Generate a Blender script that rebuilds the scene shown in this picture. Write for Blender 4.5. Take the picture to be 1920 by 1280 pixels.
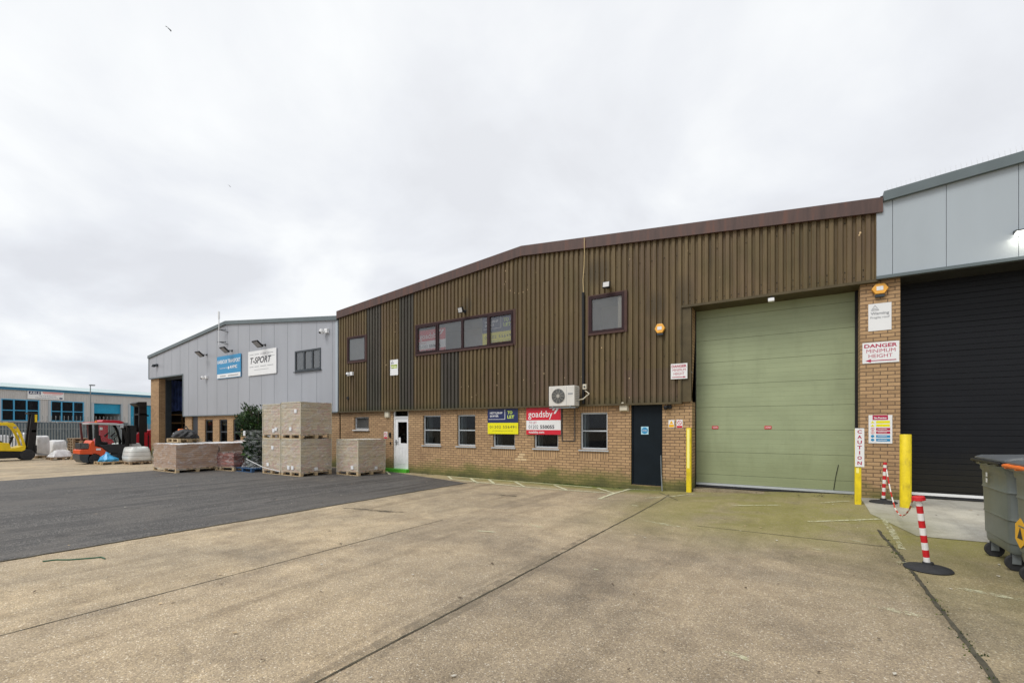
import bpy, math, random
from mathutils import Vector, Matrix
random.seed(7)
R = math.radians
for o in list(bpy.data.objects): bpy.data.objects.remove(o)
sc = bpy.context.scene
col = sc.collection

# ------------------------------------------------------------------ camera, sky, sun, exposure
PSI = R(32.3); FPX = 854.0; CAMZ = 1.6; HORY = 800.0
cd = bpy.data.cameras.new("camera"); cam = bpy.data.objects.new("camera", cd); col.objects.link(cam)
cam.location = (0, 0, CAMZ); cam.rotation_euler = (R(90), 0, PSI)
cd.sensor_width = 36; cd.lens = 36*FPX/1920; cd.shift_y = (HORY-640)/1920
cd.clip_start = .05; cd.clip_end = 3000
sc.camera = cam
sc.view_settings.view_transform = 'Standard'; sc.view_settings.look = 'None'
sc.view_settings.exposure = 0.0; sc.view_settings.gamma = 1
sc.cycles.max_bounces = 8; sc.cycles.transparent_max_bounces = 24
try: sc.cycles.use_denoising = True
except Exception: pass

w = bpy.data.worlds.new("World"); sc.world = w; w.use_nodes = True
nt = w.node_tree; N = nt.nodes; L = nt.links
N.clear()
out = N.new('ShaderNodeOutputWorld'); 
tc = N.new('ShaderNodeTexCoord')
sep = N.new('ShaderNodeSeparateXYZ'); L.new(tc.outputs['Generated'], sep.inputs[0])
def wm(op, a, b=None, c=None):
    n = N.new('ShaderNodeMath'); n.operation = op
    for i, v in enumerate((a, b, c)):
        if v is None: continue
        if isinstance(v, (int, float)): n.inputs[i].default_value = v
        else: L.new(v, n.inputs[i])
    return n.outputs[0]
zc = wm('MAXIMUM', sep.outputs[2], 0.0); zz = wm('ADD', zc, 0.32)
cb = N.new('ShaderNodeCombineXYZ'); L.new(wm('DIVIDE', sep.outputs[0], zz), cb.inputs[0]); L.new(wm('DIVIDE', sep.outputs[1], zz), cb.inputs[1])
n1 = N.new('ShaderNodeTexNoise'); n1.inputs['Scale'].default_value = 1.7; n1.inputs['Detail'].default_value = 7; n1.inputs['Roughness'].default_value = .52
n1.inputs['Distortion'].default_value = .3
L.new(cb.outputs[0], n1.inputs['Vector'])
cr = N.new('ShaderNodeValToRGB'); L.new(n1.outputs[0], cr.inputs[0])
e = cr.color_ramp.elements; e[0].position = .39; e[0].color = (.73, .75, .80, 1); e[1].position = .63; e[1].color = (.965, .985, 1.0, 1)
m_ = e.new(.49); m_.color = (.81, .835, .885, 1)
# the cloud deck is brighter overhead
g = N.new('ShaderNodeMix'); g.data_type = 'RGBA'; g.blend_type = 'MIX'
L.new(wm('MULTIPLY', wm('POWER', zc, 1.5), .75), g.inputs[0]); L.new(cr.outputs[0], g.inputs[6]); g.inputs[7].default_value = (.985, .995, 1.0, 1)
sky = N.new('ShaderNodeTexSky'); sky.sky_type = 'NISHITA'; sky.sun_disc = False
SUN_EL, SUN_AZ = R(52), R(205)
sky.sun_elevation = SUN_EL; sky.sun_rotation = SUN_AZ
b1 = N.new('ShaderNodeBackground'); b1.inputs[1].default_value = 1.06; L.new(g.outputs[2], b1.inputs[0])
b2 = N.new('ShaderNodeBackground'); b2.inputs[1].default_value = .06; L.new(sky.outputs[0], b2.inputs[0])
mx = N.new('ShaderNodeMixShader'); mx.inputs[0].default_value = .06
L.new(b1.outputs[0], mx.inputs[1]); L.new(b2.outputs[0], mx.inputs[2]); L.new(mx.outputs[0], out.inputs[0])

sd = bpy.data.lights.new("sun", 'SUN'); sd.energy = 2.0; sd.angle = R(24); sd.color = (1, .965, .91)
sun = bpy.data.objects.new("sun", sd); col.objects.link(sun)
dv = Vector((math.sin(SUN_AZ)*math.cos(SUN_EL), math.cos(SUN_AZ)*math.cos(SUN_EL), math.sin(SUN_EL)))
sun.rotation_euler = dv.to_track_quat('Z', 'Y').to_euler()

# ------------------------------------------------------------------ measuring helpers (photo coordinates -> metres)
RT = Vector((math.cos(PSI), math.sin(PSI), 0)); FW = Vector((-math.sin(PSI), math.cos(PSI), 0))
CAM = Vector((0, 0, CAMZ))
def ss(a, b, x):
    t = max(0, min(1, (x-a)/(b-a))); return t*t*(3-2*t)
def gz(x, y): return .17*ss(-3.9, 1.5, x)*ss(7.6, 11.2, y) - .22*ss(-19, -27, x)
def ray(px, py): return RT*((px-960)/FPX) + FW + Vector((0, 0, (HORY-py)/FPX))
def P(px, py, Y=11.5):
    d = ray(px, py); return CAM + d*(Y/d.y)
def S(px, py, X):
    d = ray(px, py); return CAM + d*(X/d.x)
def G(px, py):
    d = ray(px, py); z = 0
    for _ in range(30):
        p = CAM + d*((CAMZ-z)/-d.z); z = gz(p.x, p.y)
    return p
def PX(px, Y=11.5): return P(px, HORY, Y).x
def PZ(px, py, Y=11.5): return P(px, py, Y).z

# ------------------------------------------------------------------ materials
def lin(r, g_, b, k=1.0):
    f = lambda v: ((v/255/12.92) if v <= 10.3 else ((v/255+.055)/1.055)**2.4)*k
    return (f(r), f(g_), f(b), 1)
class MT:
    def __init__(s, name):
        s.m = bpy.data.materials.new(name); s.m.use_nodes = True
        s.N = s.m.node_tree.nodes; s.L = s.m.node_tree.links
        s.b = s.N['Principled BSDF']; s.o = s.N['Material Output']
    def n(s, t, **k):
        x = s.N.new(t)
        for a, v in k.items(): setattr(x, a, v)
        return x
    def math(s, op, a, b=None, c=None, clamp=False):
        n = s.n('ShaderNodeMath', operation=op); n.use_clamp = clamp
        for i, v in enumerate((a, b, c)):
            if v is None: continue
            if isinstance(v, (int, float)): n.inputs[i].default_value = v
            else: s.L.new(v, n.inputs[i])
        return n.outputs[0]
    def co(s, kind='UV', scale=(1, 1, 1), loc=(0, 0, 0)):
        t = s.n('ShaderNodeTexCoord'); m = s.n('ShaderNodeMapping')
        m.inputs['Scale'].default_value = scale; m.inputs['Location'].default_value = loc
        s.L.new(t.outputs[kind], m.inputs[0]); return m.outputs[0]
    def noise(s, vec, scale, detail=4, rough=.55, dist=0):
        n = s.n('ShaderNodeTexNoise'); n.inputs['Scale'].default_value = scale; n.inputs['Detail'].default_value = detail
        n.inputs['Roughness'].default_value = rough; n.inputs['Distortion'].default_value = dist
        s.L.new(vec, n.inputs['Vector']); return n.outputs[0]
    def ramp(s, fac, pts):
        r = s.n('ShaderNodeValToRGB'); s.L.new(fac, r.inputs[0]); el = r.color_ramp.elements
        def cc(v): return (v, v, v, 1) if isinstance(v, (int, float)) else v
        el[0].position, el[0].color = pts[0][0], cc(pts[0][1]); el[1].position, el[1].color = pts[-1][0], cc(pts[-1][1])
        for p_, c_ in pts[1:-1]: q = el.new(p_); q.color = cc(c_)
        return r.outputs[0]
    def mix(s, fac, a, b, mode='MIX'):
        n = s.n('ShaderNodeMix', data_type='RGBA', blend_type=mode)
        for i, v in ((0, fac), (6, a), (7, b)):
            if isinstance(v, (int, float, tuple)): n.inputs[i].default_value = v
            else: s.L.new(v, n.inputs[i])
        return n.outputs[2]
    def col(s, v):
        if isinstance(v, tuple): s.b.inputs['Base Color'].default_value = v
        else: s.L.new(v, s.b.inputs['Base Color'])
    def rough(s, v):
        if isinstance(v, (int, float)): s.b.inputs['Roughness'].default_value = v
        else: s.L.new(v, s.b.inputs['Roughness'])
    def bump(s, h, strength=.3, dist=.01):
        n = s.n('ShaderNodeBump'); n.inputs['Strength'].default_value = strength; n.inputs['Distance'].default_value = dist
        s.L.new(h, n.inputs['Height']); s.L.new(n.outputs[0], s.b.inputs['Normal'])

def paint(name, c, rough=.5, var=.12, scale=3.0, metallic=0, streak=False, dirt=.0, dirtc=(.10, .085, .06, 1), bump=0, spec=.5):
    t = MT(name); t.b.inputs['Specular IOR Level'].default_value = spec; v = t.co('UV', (1, .12, 1) if streak else (1, 1, 1))
    n = t.noise(v, scale, 6); 
    lo = tuple(x*(1-var) for x in c[:3])+(1,); hi = tuple(min(1, x*(1+var)) for x in c[:3])+(1,)
    cc = t.ramp(n, [(.3, lo), (.7, hi)])
    if dirt:
        n2 = t.noise(t.co('UV', (1, .35, 1), (3, 7, 0)), scale*2.3, 8, .65)
        cc = t.mix(t.math('MULTIPLY', t.ramp(n2, [(.5, 0.0), (.75, 1.0)]), dirt), cc, dirtc)
    t.col(cc); t.rough(rough); t.b.inputs['Metallic'].default_value = metallic
    if bump: t.bump(t.noise(t.co('UV'), scale*12, 5), bump, .01)
    return t.m
M = {}
def brick(name, soldier=False, k=1.0):
    t = MT(name); v = t.co('UV')
    if soldier:
        m = t.n('ShaderNodeMapping'); m.inputs['Rotation'].default_value = (0, 0, R(90)); t.L.new(v, m.inputs[0]); v = m.outputs[0]
    # slight waviness
    b = t.n('ShaderNodeTexBrick'); b.offset = .5 if not soldier else 0
    b.inputs['Scale'].default_value = 1; b.inputs['Brick Width'].default_value = .225; b.inputs['Row Height'].default_value = .075
    b.inputs['Mortar Size'].default_value = .0085; b.inputs['Mortar Smooth'].default_value = .25; b.inputs['Bias'].default_value = 0
    b.inputs['Color1'].default_value = (.50*k, .32*k, .170*k, 1); b.inputs['Color2'].default_value = (.34*k, .212*k, .110*k, 1)
    b.inputs['Mortar'].default_value = (.135*k, .092*k, .056*k, 1)
    t.L.new(v, b.inputs['Vector'])
    n = t.noise(v, 26, 5, .6); c = t.mix(t.ramp(n, [(.35, 0.0), (.72, .45)]), b.outputs['Color'], (.23*k, .14*k, .085*k, 1))
    big = t.noise(v, .9, 4); c = t.mix(t.math('MULTIPLY', t.ramp(big, [(.35, 0.0), (.7, .28)]), t.math('SUBTRACT', 1.0, b.outputs['Fac'])), c, (.62*k, .43*k, .22*k, 1))
    # green algae and damp near the ground, and runs under the signs
    sx = t.n('ShaderNodeSeparateXYZ'); t.L.new(t.co('UV'), sx.inputs[0])
    hz = t.math('ADD', sx.outputs[1], t.math('MULTIPLY', t.noise(t.co('UV', (.8, 1.2, 1)), 1.3, 6, .6), -1.15))
    al = t.ramp(hz, [(-.42, 1.0), (-.02, 0.0)]) if False else t.math('SUBTRACT', 1.0, t.math('MULTIPLY', t.math('ADD', hz, .42), 3.2, clamp=True), clamp=True)
    c = t.mix(t.math('MULTIPLY', al, .80), c, (.11, .125, .025, 1))
    dp = t.math('SUBTRACT', 1.0, t.math('MULTIPLY', t.math('ADD', hz, .62), 4.5, clamp=True), clamp=True)
    c = t.mix(t.math('MULTIPLY', dp, .65), c, (.05, .055, .025, 1))
    t.col(c); t.rough(.88)
    hgt = t.math('SUBTRACT', t.math('MULTIPLY', n, .35), b.outputs['Fac'])
    t.bump(hgt, .7, .006)
    return t.m
M['brick'] = brick('brick'); M['soldier'] = brick('soldier_brick', True)
M['pale_brick'] = paint('pale_brick', (.62, .46, .27, 1), .9, .1, 20)

def cladding(name, c1, c2, tint, k=1):
    t = MT(name); t.b.inputs['Specular IOR Level'].default_value = .35
    n = t.noise(t.co('UV', (6.6, .10, 1)), 1.0, 5, .6); c = t.ramp(n, [(.32, c1), (.68, c2)])
    sx = t.n('ShaderNodeSeparateXYZ'); t.L.new(t.co('UV'), sx.inputs[0])
    wn = t.n('ShaderNodeTexWhiteNoise'); wn.noise_dimensions = '1D'; t.L.new(t.math('FLOOR', t.math('DIVIDE', sx.outputs[0], .90)), wn.inputs['W'])   # sheet to sheet
    c = t.mix(t.math('MULTIPLY', wn.outputs[0], .38), c, tuple(x*.55 for x in c1[:3])+(1,))
    w2 = t.n('ShaderNodeTexWhiteNoise'); w2.noise_dimensions = '1D'; t.L.new(t.math('FLOOR', t.math('DIVIDE', sx.outputs[0], .15)), w2.inputs['W'])   # rib to rib fading
    c = t.mix(t.math('MULTIPLY', w2.outputs[0], .35), c, tuple(min(1, x*1.25) for x in c2[:3])+(1,))
    p = t.noise(t.co('UV', (1, .45, 1)), 1.3, 6, .65); c = t.mix(t.ramp(p, [(.46, 0.0), (.62, .65)]), c, tint)
    gr = t.noise(t.co('UV', (1, .6, 1), (6, 3, 0)), .9, 6, .6); c = t.mix(t.ramp(gr, [(.52, 0.0), (.68, .5)]), c, (c1[0]*.8, c1[1]*1.02, c1[2]*.75, 1))
    s2 = t.noise(t.co('UV', (9, .30, 1), (2, 5, 0)), 1.4, 8, .72); c = t.mix(t.ramp(s2, [(.50, 0.0), (.72, .75)]), c, tuple(x*.38 for x in c1[:3])+(1,))
    sp = t.noise(t.co('UV', (1, .7, 1)), 26, 4, .6); c = t.mix(t.ramp(sp, [(.70, 0.0), (.76, .5)]), c, (.34, .30, .21, 1))
    for (cx_, cz_, rx_, rz_) in ((-4.55, 5.72, .42, .42), (-8.9, 5.45, .25, .30), (-3.05, 4.62, .32, .42), (-2.35, 4.75, .3, .55)):
        dx_ = t.math('DIVIDE', t.math('ADD', sx.outputs[0], -cx_), rx_); dz_ = t.math('DIVIDE', t.math('ADD', sx.outputs[1], -cz_), rz_)
        rr_ = t.math('ADD', t.math('ADD', t.math('MULTIPLY', dx_, dx_), t.math('MULTIPLY', dz_, dz_)), t.math('MULTIPLY', t.math('ADD', p, -.5), 1.6))
        c = t.mix(t.math('MULTIPLY', t.math('SUBTRACT', 1.0, rr_, clamp=True), .5), c, (.030, .026, .020, 1))
    # damp along the bottom edge
    bt = t.math('SUBTRACT', 1.0, t.math('MULTIPLY', t.math('ADD', sx.outputs[1], -2.15), 3.5, clamp=True), clamp=True)
    c = t.mix(t.math('MULTIPLY', bt, .55), c, (.045, .050, .022, 1))
    t.col(c); t.rough(.6); t.bump(t.noise(t.co('UV'), 30, 4), .15, .004)
    return t.m
M['clad'] = cladding('brown_cladding', (.092, .063, .027, 1), (.168, .122, .058, 1), (.120, .078, .048, 1))
M['clad_lap'] = cladding('plum_brown_cladding', (.092, .062, .034, 1), (.150, .108, .062, 1), (.12, .075, .055, 1))
M['clad_dark'] = cladding('grey_brown_cladding', (.048, .043, .033, 1), (.082, .074, .058, 1), (.06, .048, .042, 1))
def rusty():
    t = MT('plum_fascia'); n = t.noise(t.co('UV', (5, .5, 1)), 1.2, 6, .65)
    c = t.ramp(n, [(.3, (.055, .031, .027, 1)), (.52, (.084, .046, .038, 1)), (.68, (.125, .052, .034, 1)), (.8, (.095, .058, .044, 1))])
    t.col(c); t.rough(.55); return t.m
M['fascia'] = rusty()
M['plum'] = paint('plum_frame', (.028, .011, .013, 1), .5, .2, 6, spec=.25)
M['grey_panel'] = paint('grey_panel', (.345, .36, .395, 1), .42, .07, .8, streak=True, dirt=.16, dirtc=(.20, .21, .22, 1))
M['light_panel'] = paint('light_panel', (.385, .435, .475, 1), .38, .05, .6, streak=True, dirt=.05)
M['trim_grey'] = paint('slate_trim', (.115, .145, .155, 1), .45, .1, 2)
M['seam'] = paint('seam', (.19, .21, .235, 1), .6, .1)
M['anthracite'] = paint('anthracite', (.035, .045, .055, 1), .4, .15, 4)
M['black'] = paint('black_plastic', (.014, .014, .015, 1), .5, .2, 8, spec=.3)
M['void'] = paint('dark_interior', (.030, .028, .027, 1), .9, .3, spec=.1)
M['roomgrey'] = paint('pale_plaster', (.80, .79, .76, 1), .9, .05)
M['white'] = paint('white_plastic', (.80, .81, .82, 1), .35, .04, 6, dirt=.08)
M['cream'] = paint('cream_plastic', (.62, .57, .45, 1), .45, .08, 6, dirt=.2)
M['alu'] = paint('grey_aluminium', (.52, .56, .59, 1), .35, .08, 6, metallic=.25)
M['rooffelt'] = paint('roof_sheet', (.30, .31, .32, 1), .6, .1)
def doorpaint(name, c, bumpy=.35, rough=.45, rib=.0275*4, spec=.4):
    t = MT(name); t.b.inputs['Specular IOR Level'].default_value = spec; n = t.noise(t.co('UV', (.35, 1, 1)), 1.6, 5)
    t.col(t.ramp(n, [(.3, tuple(x*.86 for x in c)+(1,)), (.7, tuple(x*1.08 for x in c)+(1,))]))
    sx = t.n('ShaderNodeSeparateXYZ'); t.L.new(t.co('UV'), sx.inputs[0])
    h = t.math('PINGPONG', sx.outputs[1], rib/2)
    d1 = t.noise(t.co('UV', (1.2, .25, 1), (4, 2, 0)), 2.4, 8, .7); cc = t.ramp(n, [(.3, tuple(x*.86 for x in c)+(1,)), (.7, tuple(x*1.08 for x in c)+(1,))])
    cc = t.mix(t.ramp(d1, [(.50, 0.0), (.74, .30)]), cc, tuple(x*.6 for x in c)+(1,))
    d2 = t.noise(t.co('UV', (1, 4, 1), (8, 2, 0)), 3.5, 8, .75); cc = t.mix(t.ramp(d2, [(.63, 0.0), (.70, .35)]), cc, tuple(min(1, x*1.5+.02) for x in c)+(1,))
    low = t.math('SUBTRACT', 1.0, t.math('MULTIPLY', t.math('ADD', t.math('ADD', sx.outputs[1], -.15), t.math('MULTIPLY', d1, -.9)), 1.6, clamp=True), clamp=True)
    cc = t.mix(t.math('MULTIPLY', low, .35), cc, (c[0]*.5+.03, c[1]*.5+.025, c[2]*.4+.01, 1))
    t.col(cc); t.bump(t.math('MULTIPLY', t.noise(t.co('UV'), 1.3, 3), 3.0), bumpy, .006); t.rough(rough); return t.m
M['green_door'] = doorpaint('sage_green_door', (.325, .375, .225))
M['black_door'] = doorpaint('black_shutter', (.0085, .0095, .0125), .5, .45, spec=.22)
M['fire_door'] = paint('fire_door_paint', (.007, .012, .017, 1), .5, .15, 3, spec=.15)
M['lime'] = paint('lime_paint', (.09, .46, .03, 1), .6, .15, 8)
def glass(name, tint, body=0.0, rf=1.0):
    t = MT(name); t.N.remove(t.b)
    fr = t.n('ShaderNodeFresnel'); fr.inputs[0].default_value = 1.5
    tr = t.n('ShaderNodeBsdfTransparent'); tr.inputs[0].default_value = tint
    df = t.n('ShaderNodeBsdfDiffuse'); df.inputs[0].default_value = (.42, .43, .43, 1)
    m0 = t.n('ShaderNodeMixShader'); m0.inputs[0].default_value = body; t.L.new(tr.outputs[0], m0.inputs[1]); t.L.new(df.outputs[0], m0.inputs[2])
    gl = t.n('ShaderNodeBsdfGlossy'); gl.inputs['Roughness'].default_value = .02; gl.inputs[0].default_value = (.9, .95, 1, 1)
    m1 = t.n('ShaderNodeMixShader'); t.L.new(t.math('MULTIPLY', fr.outputs[0], rf, clamp=True), m1.inputs[0])
    t.L.new(m0.outputs[0], m1.inputs[1]); t.L.new(gl.outputs[0], m1.inputs[2]); t.L.new(m1.outputs[0], t.o.inputs[0])
    return t.m
M['glass'] = glass('window_glass', (.6, .65, .65, 1), .0, .7)
M['glass_up'] = glass('painted_haze_glass', (.95, .95, .95, 1), .17, 1.7)  # grey diffuse body painted in for sky reflection and pale rooms behind
M['glass_clear'] = glass('clear_glass', (.88, .92, .9, 1), .0, .8)
M['glass_blue'] = glass('blue_tinted_glass', (.2, .28, .4, 1), .0, .8)
def film():
    t = MT('stretch_film'); t.N.remove(t.b)
    n = t.noise(t.co('Object', (1, 1, 4)), 5, 6, .65)
    tr = t.n('ShaderNodeBsdfTransparent'); df = t.n('ShaderNodeBsdfPrincipled'); df.inputs['Base Color'].default_value = (.75, .77, .78, 1); df.inputs['Roughness'].default_value = .22
    m = t.n('ShaderNodeMixShader'); t.L.new(t.ramp(n, [(.44, .02), (.68, .42)]), m.inputs[0]); t.L.new(tr.outputs[0], m.inputs[1]); t.L.new(df.outputs[0], m.inputs[2])
    b = t.n('ShaderNodeBump'); b.inputs['Strength'].default_value = .8; b.inputs['Distance'].default_value = .03; t.L.new(n, b.inputs['Height']); t.L.new(b.outputs[0], df.inputs['Normal'])
    t.L.new(m.outputs[0], t.o.inputs[0]); return t.m
M['film'] = film()
def wrapfilm():
    t = MT('clear_wrap'); t.N.remove(t.b); v = t.co('UV', (1.2, 3.5, 1)); n = t.noise(v, 2.6, 8, .68, .8)
    tr = t.n('ShaderNodeBsdfTransparent'); df = t.n('ShaderNodeBsdfPrincipled'); df.inputs['Base Color'].default_value = (.80, .80, .80, 1); df.inputs['Roughness'].default_value = .18
    m = t.n('ShaderNodeMixShader'); t.L.new(t.ramp(n, [(.46, .03), (.62, .30), (.74, .70)]), m.inputs[0]); t.L.new(tr.outputs[0], m.inputs[1]); t.L.new(df.outputs[0], m.inputs[2])
    b = t.n('ShaderNodeBump'); b.inputs['Strength'].default_value = 1.0; b.inputs['Distance'].default_value = .04; t.L.new(n, b.inputs['Height']); t.L.new(b.outputs[0], df.inputs['Normal'])
    t.L.new(m.outputs[0], t.o.inputs[0]); return t.m
M['wrap'] = wrapfilm()
def crate_mat(name, c1, c2, pk, rowh=.05, blot=.5):
    t = MT(name); sx = t.n('ShaderNodeSeparateXYZ'); t.L.new(t.co('UV'), sx.inputs[0])
    wob = t.math('ADD', sx.outputs[1], t.math('MULTIPLY', t.noise(t.co('UV'), 1.7, 3), .03))
    w1 = t.math('PINGPONG', wob, rowh/2); line = t.math('LESS_THAN', w1, rowh*.09)
    rw = t.n('ShaderNodeTexWhiteNoise'); rw.noise_dimensions = '1D'; t.L.new(t.math('FLOOR', t.math('DIVIDE', wob, rowh)), rw.inputs['W'])
    n = t.noise(t.co('UV', (.35, 22, 1)), 1, 4); c = t.ramp(t.math('ADD', t.math('MULTIPLY', n, .6), t.math('MULTIPLY', rw.outputs[0], .4)), [(.3, c1), (.7, c2)])
    p = t.noise(t.co('UV', (2.0, 11, 1)), 2.2, 6, .72); zone = t.noise(t.co('UV', (1, 1.4, 1), (4, 4, 0)), 1.3, 3)
    c = t.mix(t.math('MULTIPLY', t.math('MULTIPLY', t.ramp(p, [(.47, 0.0), (.56, 1.0)]), t.ramp(zone, [(.42, .0), (.6, 1.0)])), blot), c, pk)
    d = t.noise(t.co('UV', (2.2, 16, 1), (5, 3, 0)), 2.2, 6, .72); c = t.mix(t.ramp(d, [(.55, 0.0), (.66, .5)]), c, (c1[0]*.45, c1[1]*.43, c1[2]*.42, 1))
    wt = t.noise(t.co('UV', (1.0, 13, 1), (9, 1, 0)), 1.8, 6, .72); c = t.mix(t.ramp(wt, [(.55, 0.0), (.70, .55)]), c, (.72, .70, .66, 1))  # whitish streaks: glossy film highlights painted into the colour
    c = t.mix(t.math('MULTIPLY', line, .5), c, (c1[0]*.3, c1[1]*.28, c1[2]*.25, 1))
    t.col(c); t.rough(.3); t.bump(t.noise(t.co('UV', (1, 2, 1)), 3, 4, .6), .35, .012); return t.m
M['crate'] = crate_mat('filmed_board_packs', (.42, .36, .24, 1), (.62, .54, .39, 1), (.46, .22, .23, 1), .05, .75)
M['crate_top'] = paint('film_top', (.66, .65, .60, 1), .35, .12, 4, bump=.4)
M['brickpack'] = crate_mat('filmed_clay_packs', (.33, .20, .13, 1), (.45, .30, .20, 1), (.40, .27, .24, 1), .075, .5)
M['redpack'] = crate_mat('filmed_red_packs', (.20, .065, .05, 1), (.28, .10, .08, 1), (.42, .28, .26, 1), .11, .35)
M['wood'] = paint('pallet_wood', (.48, .36, .21, 1), .8, .25, 9, bump=.3)
M['wood_old'] = paint('old_pallet_wood', (.33, .24, .15, 1), .85, .3, 9, bump=.3)
M['edgeboard'] = paint('edge_board', (.55, .49, .35, 1), .6, .1)
M['bluewood'] = paint('blue_pallet_wood', (.02, .07, .16, 1), .7, .25, 9)
M['bag'] = paint('woven_bag', (.66, .66, .67, 1), .6, .2, 3, dirt=.35, dirtc=(.40, .38, .35, 1), bump=1.0)
M['bag_print'] = crate_mat('printed_bags', (.62, .62, .60, 1), (.72, .72, .70, 1), (.15, .30, .25, 1), .2, .45)
M['bluebag'] = paint('blue_sheeting', (.05, .33, .62, 1), .4, .25, 6)
M['yellow'] = paint('bollard_yellow', (.78, .60, .01, 1), .5, .16, 5, dirt=.55, dirtc=(.22, .15, .03, 1), bump=.1)
M['refl'] = paint('reflective_strip', (.95, .88, .28, 1), .3, .02)
M['red'] = paint('stanchion_red', (.58, .012, .02, 1), .4, .1, 6, dirt=.1)
M['sw'] = paint('stanchion_white', (.80, .79, .78, 1), .4, .06, 6, dirt=.2)
M['rubber'] = paint('rubber', (.022, .023, .026, 1), .75, .25, 9, dirt=.1, dirtc=(.12, .11, .09, 1))
M['bin'] = paint('bin_grey', (.125, .145, .138, 1), .38, .2, 2.2, dirt=.35, dirtc=(.20, .20, .13, 1))
M['binlid'] = paint('bin_lid_grey', (.10, .11, .12, 1), .4, .12, 3, dirt=.2, dirtc=(.18, .18, .16, 1))
M['orange'] = paint('orange_plastic', (.80, .17, .02, 1), .45, .1, 5)
M['amber'] = paint('amber_sticker', (.85, .45, .01, 1), .4, .06, 5)
M['truck_yellow'] = paint('truck_yellow', (.80, .58, .01, 1), .35, .1, 3, dirt=.15)
M['truck_orange'] = paint('truck_orange', (.70, .085, .018, 1), .35, .12, 3, dirt=.15)
M['truck_red'] = paint('truck_red', (.50, .012, .03, 1), .35, .12, 3, dirt=.12)
M['steel'] = paint('steel', (.30, .31, .32, 1), .4, .2, 6, metallic=.5)
M['galv'] = paint('galvanised', (.22, .245, .255, 1), .5, .2, 4, metallic=.3)
M['bluetrim'] = paint('blue_trim', (.02, .17, .31, 1), .4, .1, 3)
M['cyan'] = paint('cyan_frame', (.05, .32, .55, 1), .4, .1, 3)
M['cyan_door'] = paint('cyan_shutter', (.0, .27, .46, 1), .4, .1, 3)
M['palegrey_clad'] = paint('pale_cladding', (.50, .49, .48, 1), .5, .06, 2, streak=True)
M['skylight'] = paint('roof_edge', (.42, .52, .52, 1), .5, .1, 2)
M['leaf'] = paint('leaf', (.022, .055, .014, 1), .5, .55, 7)
M['leaf2'] = paint('leaf_light', (.06, .12, .025, 1), .5, .4, 7)
M['leafdark'] = paint('leaf_deep', (.028, .06, .025, 1), .6, .4, 5)
M['bark'] = paint('bark', (.09, .07, .05, 1), .8, .2)
M['sign_white'] = paint('sign_white', (.78, .79, .80, 1), .4, .03, 2)
M['sign_red'] = paint('sign_red', (.60, .01, .03, 1), .4, .03, 2)
M['sign_crimson'] = paint('sign_crimson', (.42, .01, .06, 1), .4, .03, 2)
M['sign_navy'] = paint('sign_navy', (.01, .02, .10, 1), .4, .03, 2)
M['sign_yellow'] = paint('sign_yellow', (.80, .74, .0, 1), .4, .03, 2)
M['sign_lime'] = paint('sign_lime', (.62, .78, .10, 1), .4, .03, 2)
M['sign_ink'] = paint('sign_ink', (.02, .02, .03, 1), .5, .03, 2)
M['sign_grey'] = paint('sign_grey', (.30, .31, .33, 1), .5, .03, 2)
M['sign_blue'] = paint('sign_blue', (.02, .25, .50, 1), .4, .03, 2)
M['sign_sky'] = paint('sign_sky', (.42, .68, .80, 1), .4, .03, 2)
M['amber_box'] = paint('amber_alarm', (.85, .42, .06, 1), .35, .1, 8, dirt=.1)
M['ac'] = paint('unit_white', (.66, .64, .60, 1), .4, .06, 4, dirt=.2)
M['cable'] = paint('tan_cable', (.60, .46, .24, 1), .5, .1)
M['greenstrap'] = paint('green_strap', (.02, .10, .05, 1), .5, .2)
M['skyblue_curtain'] = paint('blue_curtain', (.10, .16, .46, 1), .3, .5, 2, bump=.5)
t = MT('lamp_glow'); t.b.inputs['Emission Color'].default_value = (1, .93, .8, 1); t.b.inputs['Emission Strength'].default_value = 14; M['glow'] = t.m
t = MT('lamp_lens'); t.col((.55, .55, .55, 1)); t.rough(.2); M['lens'] = t.m

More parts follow.
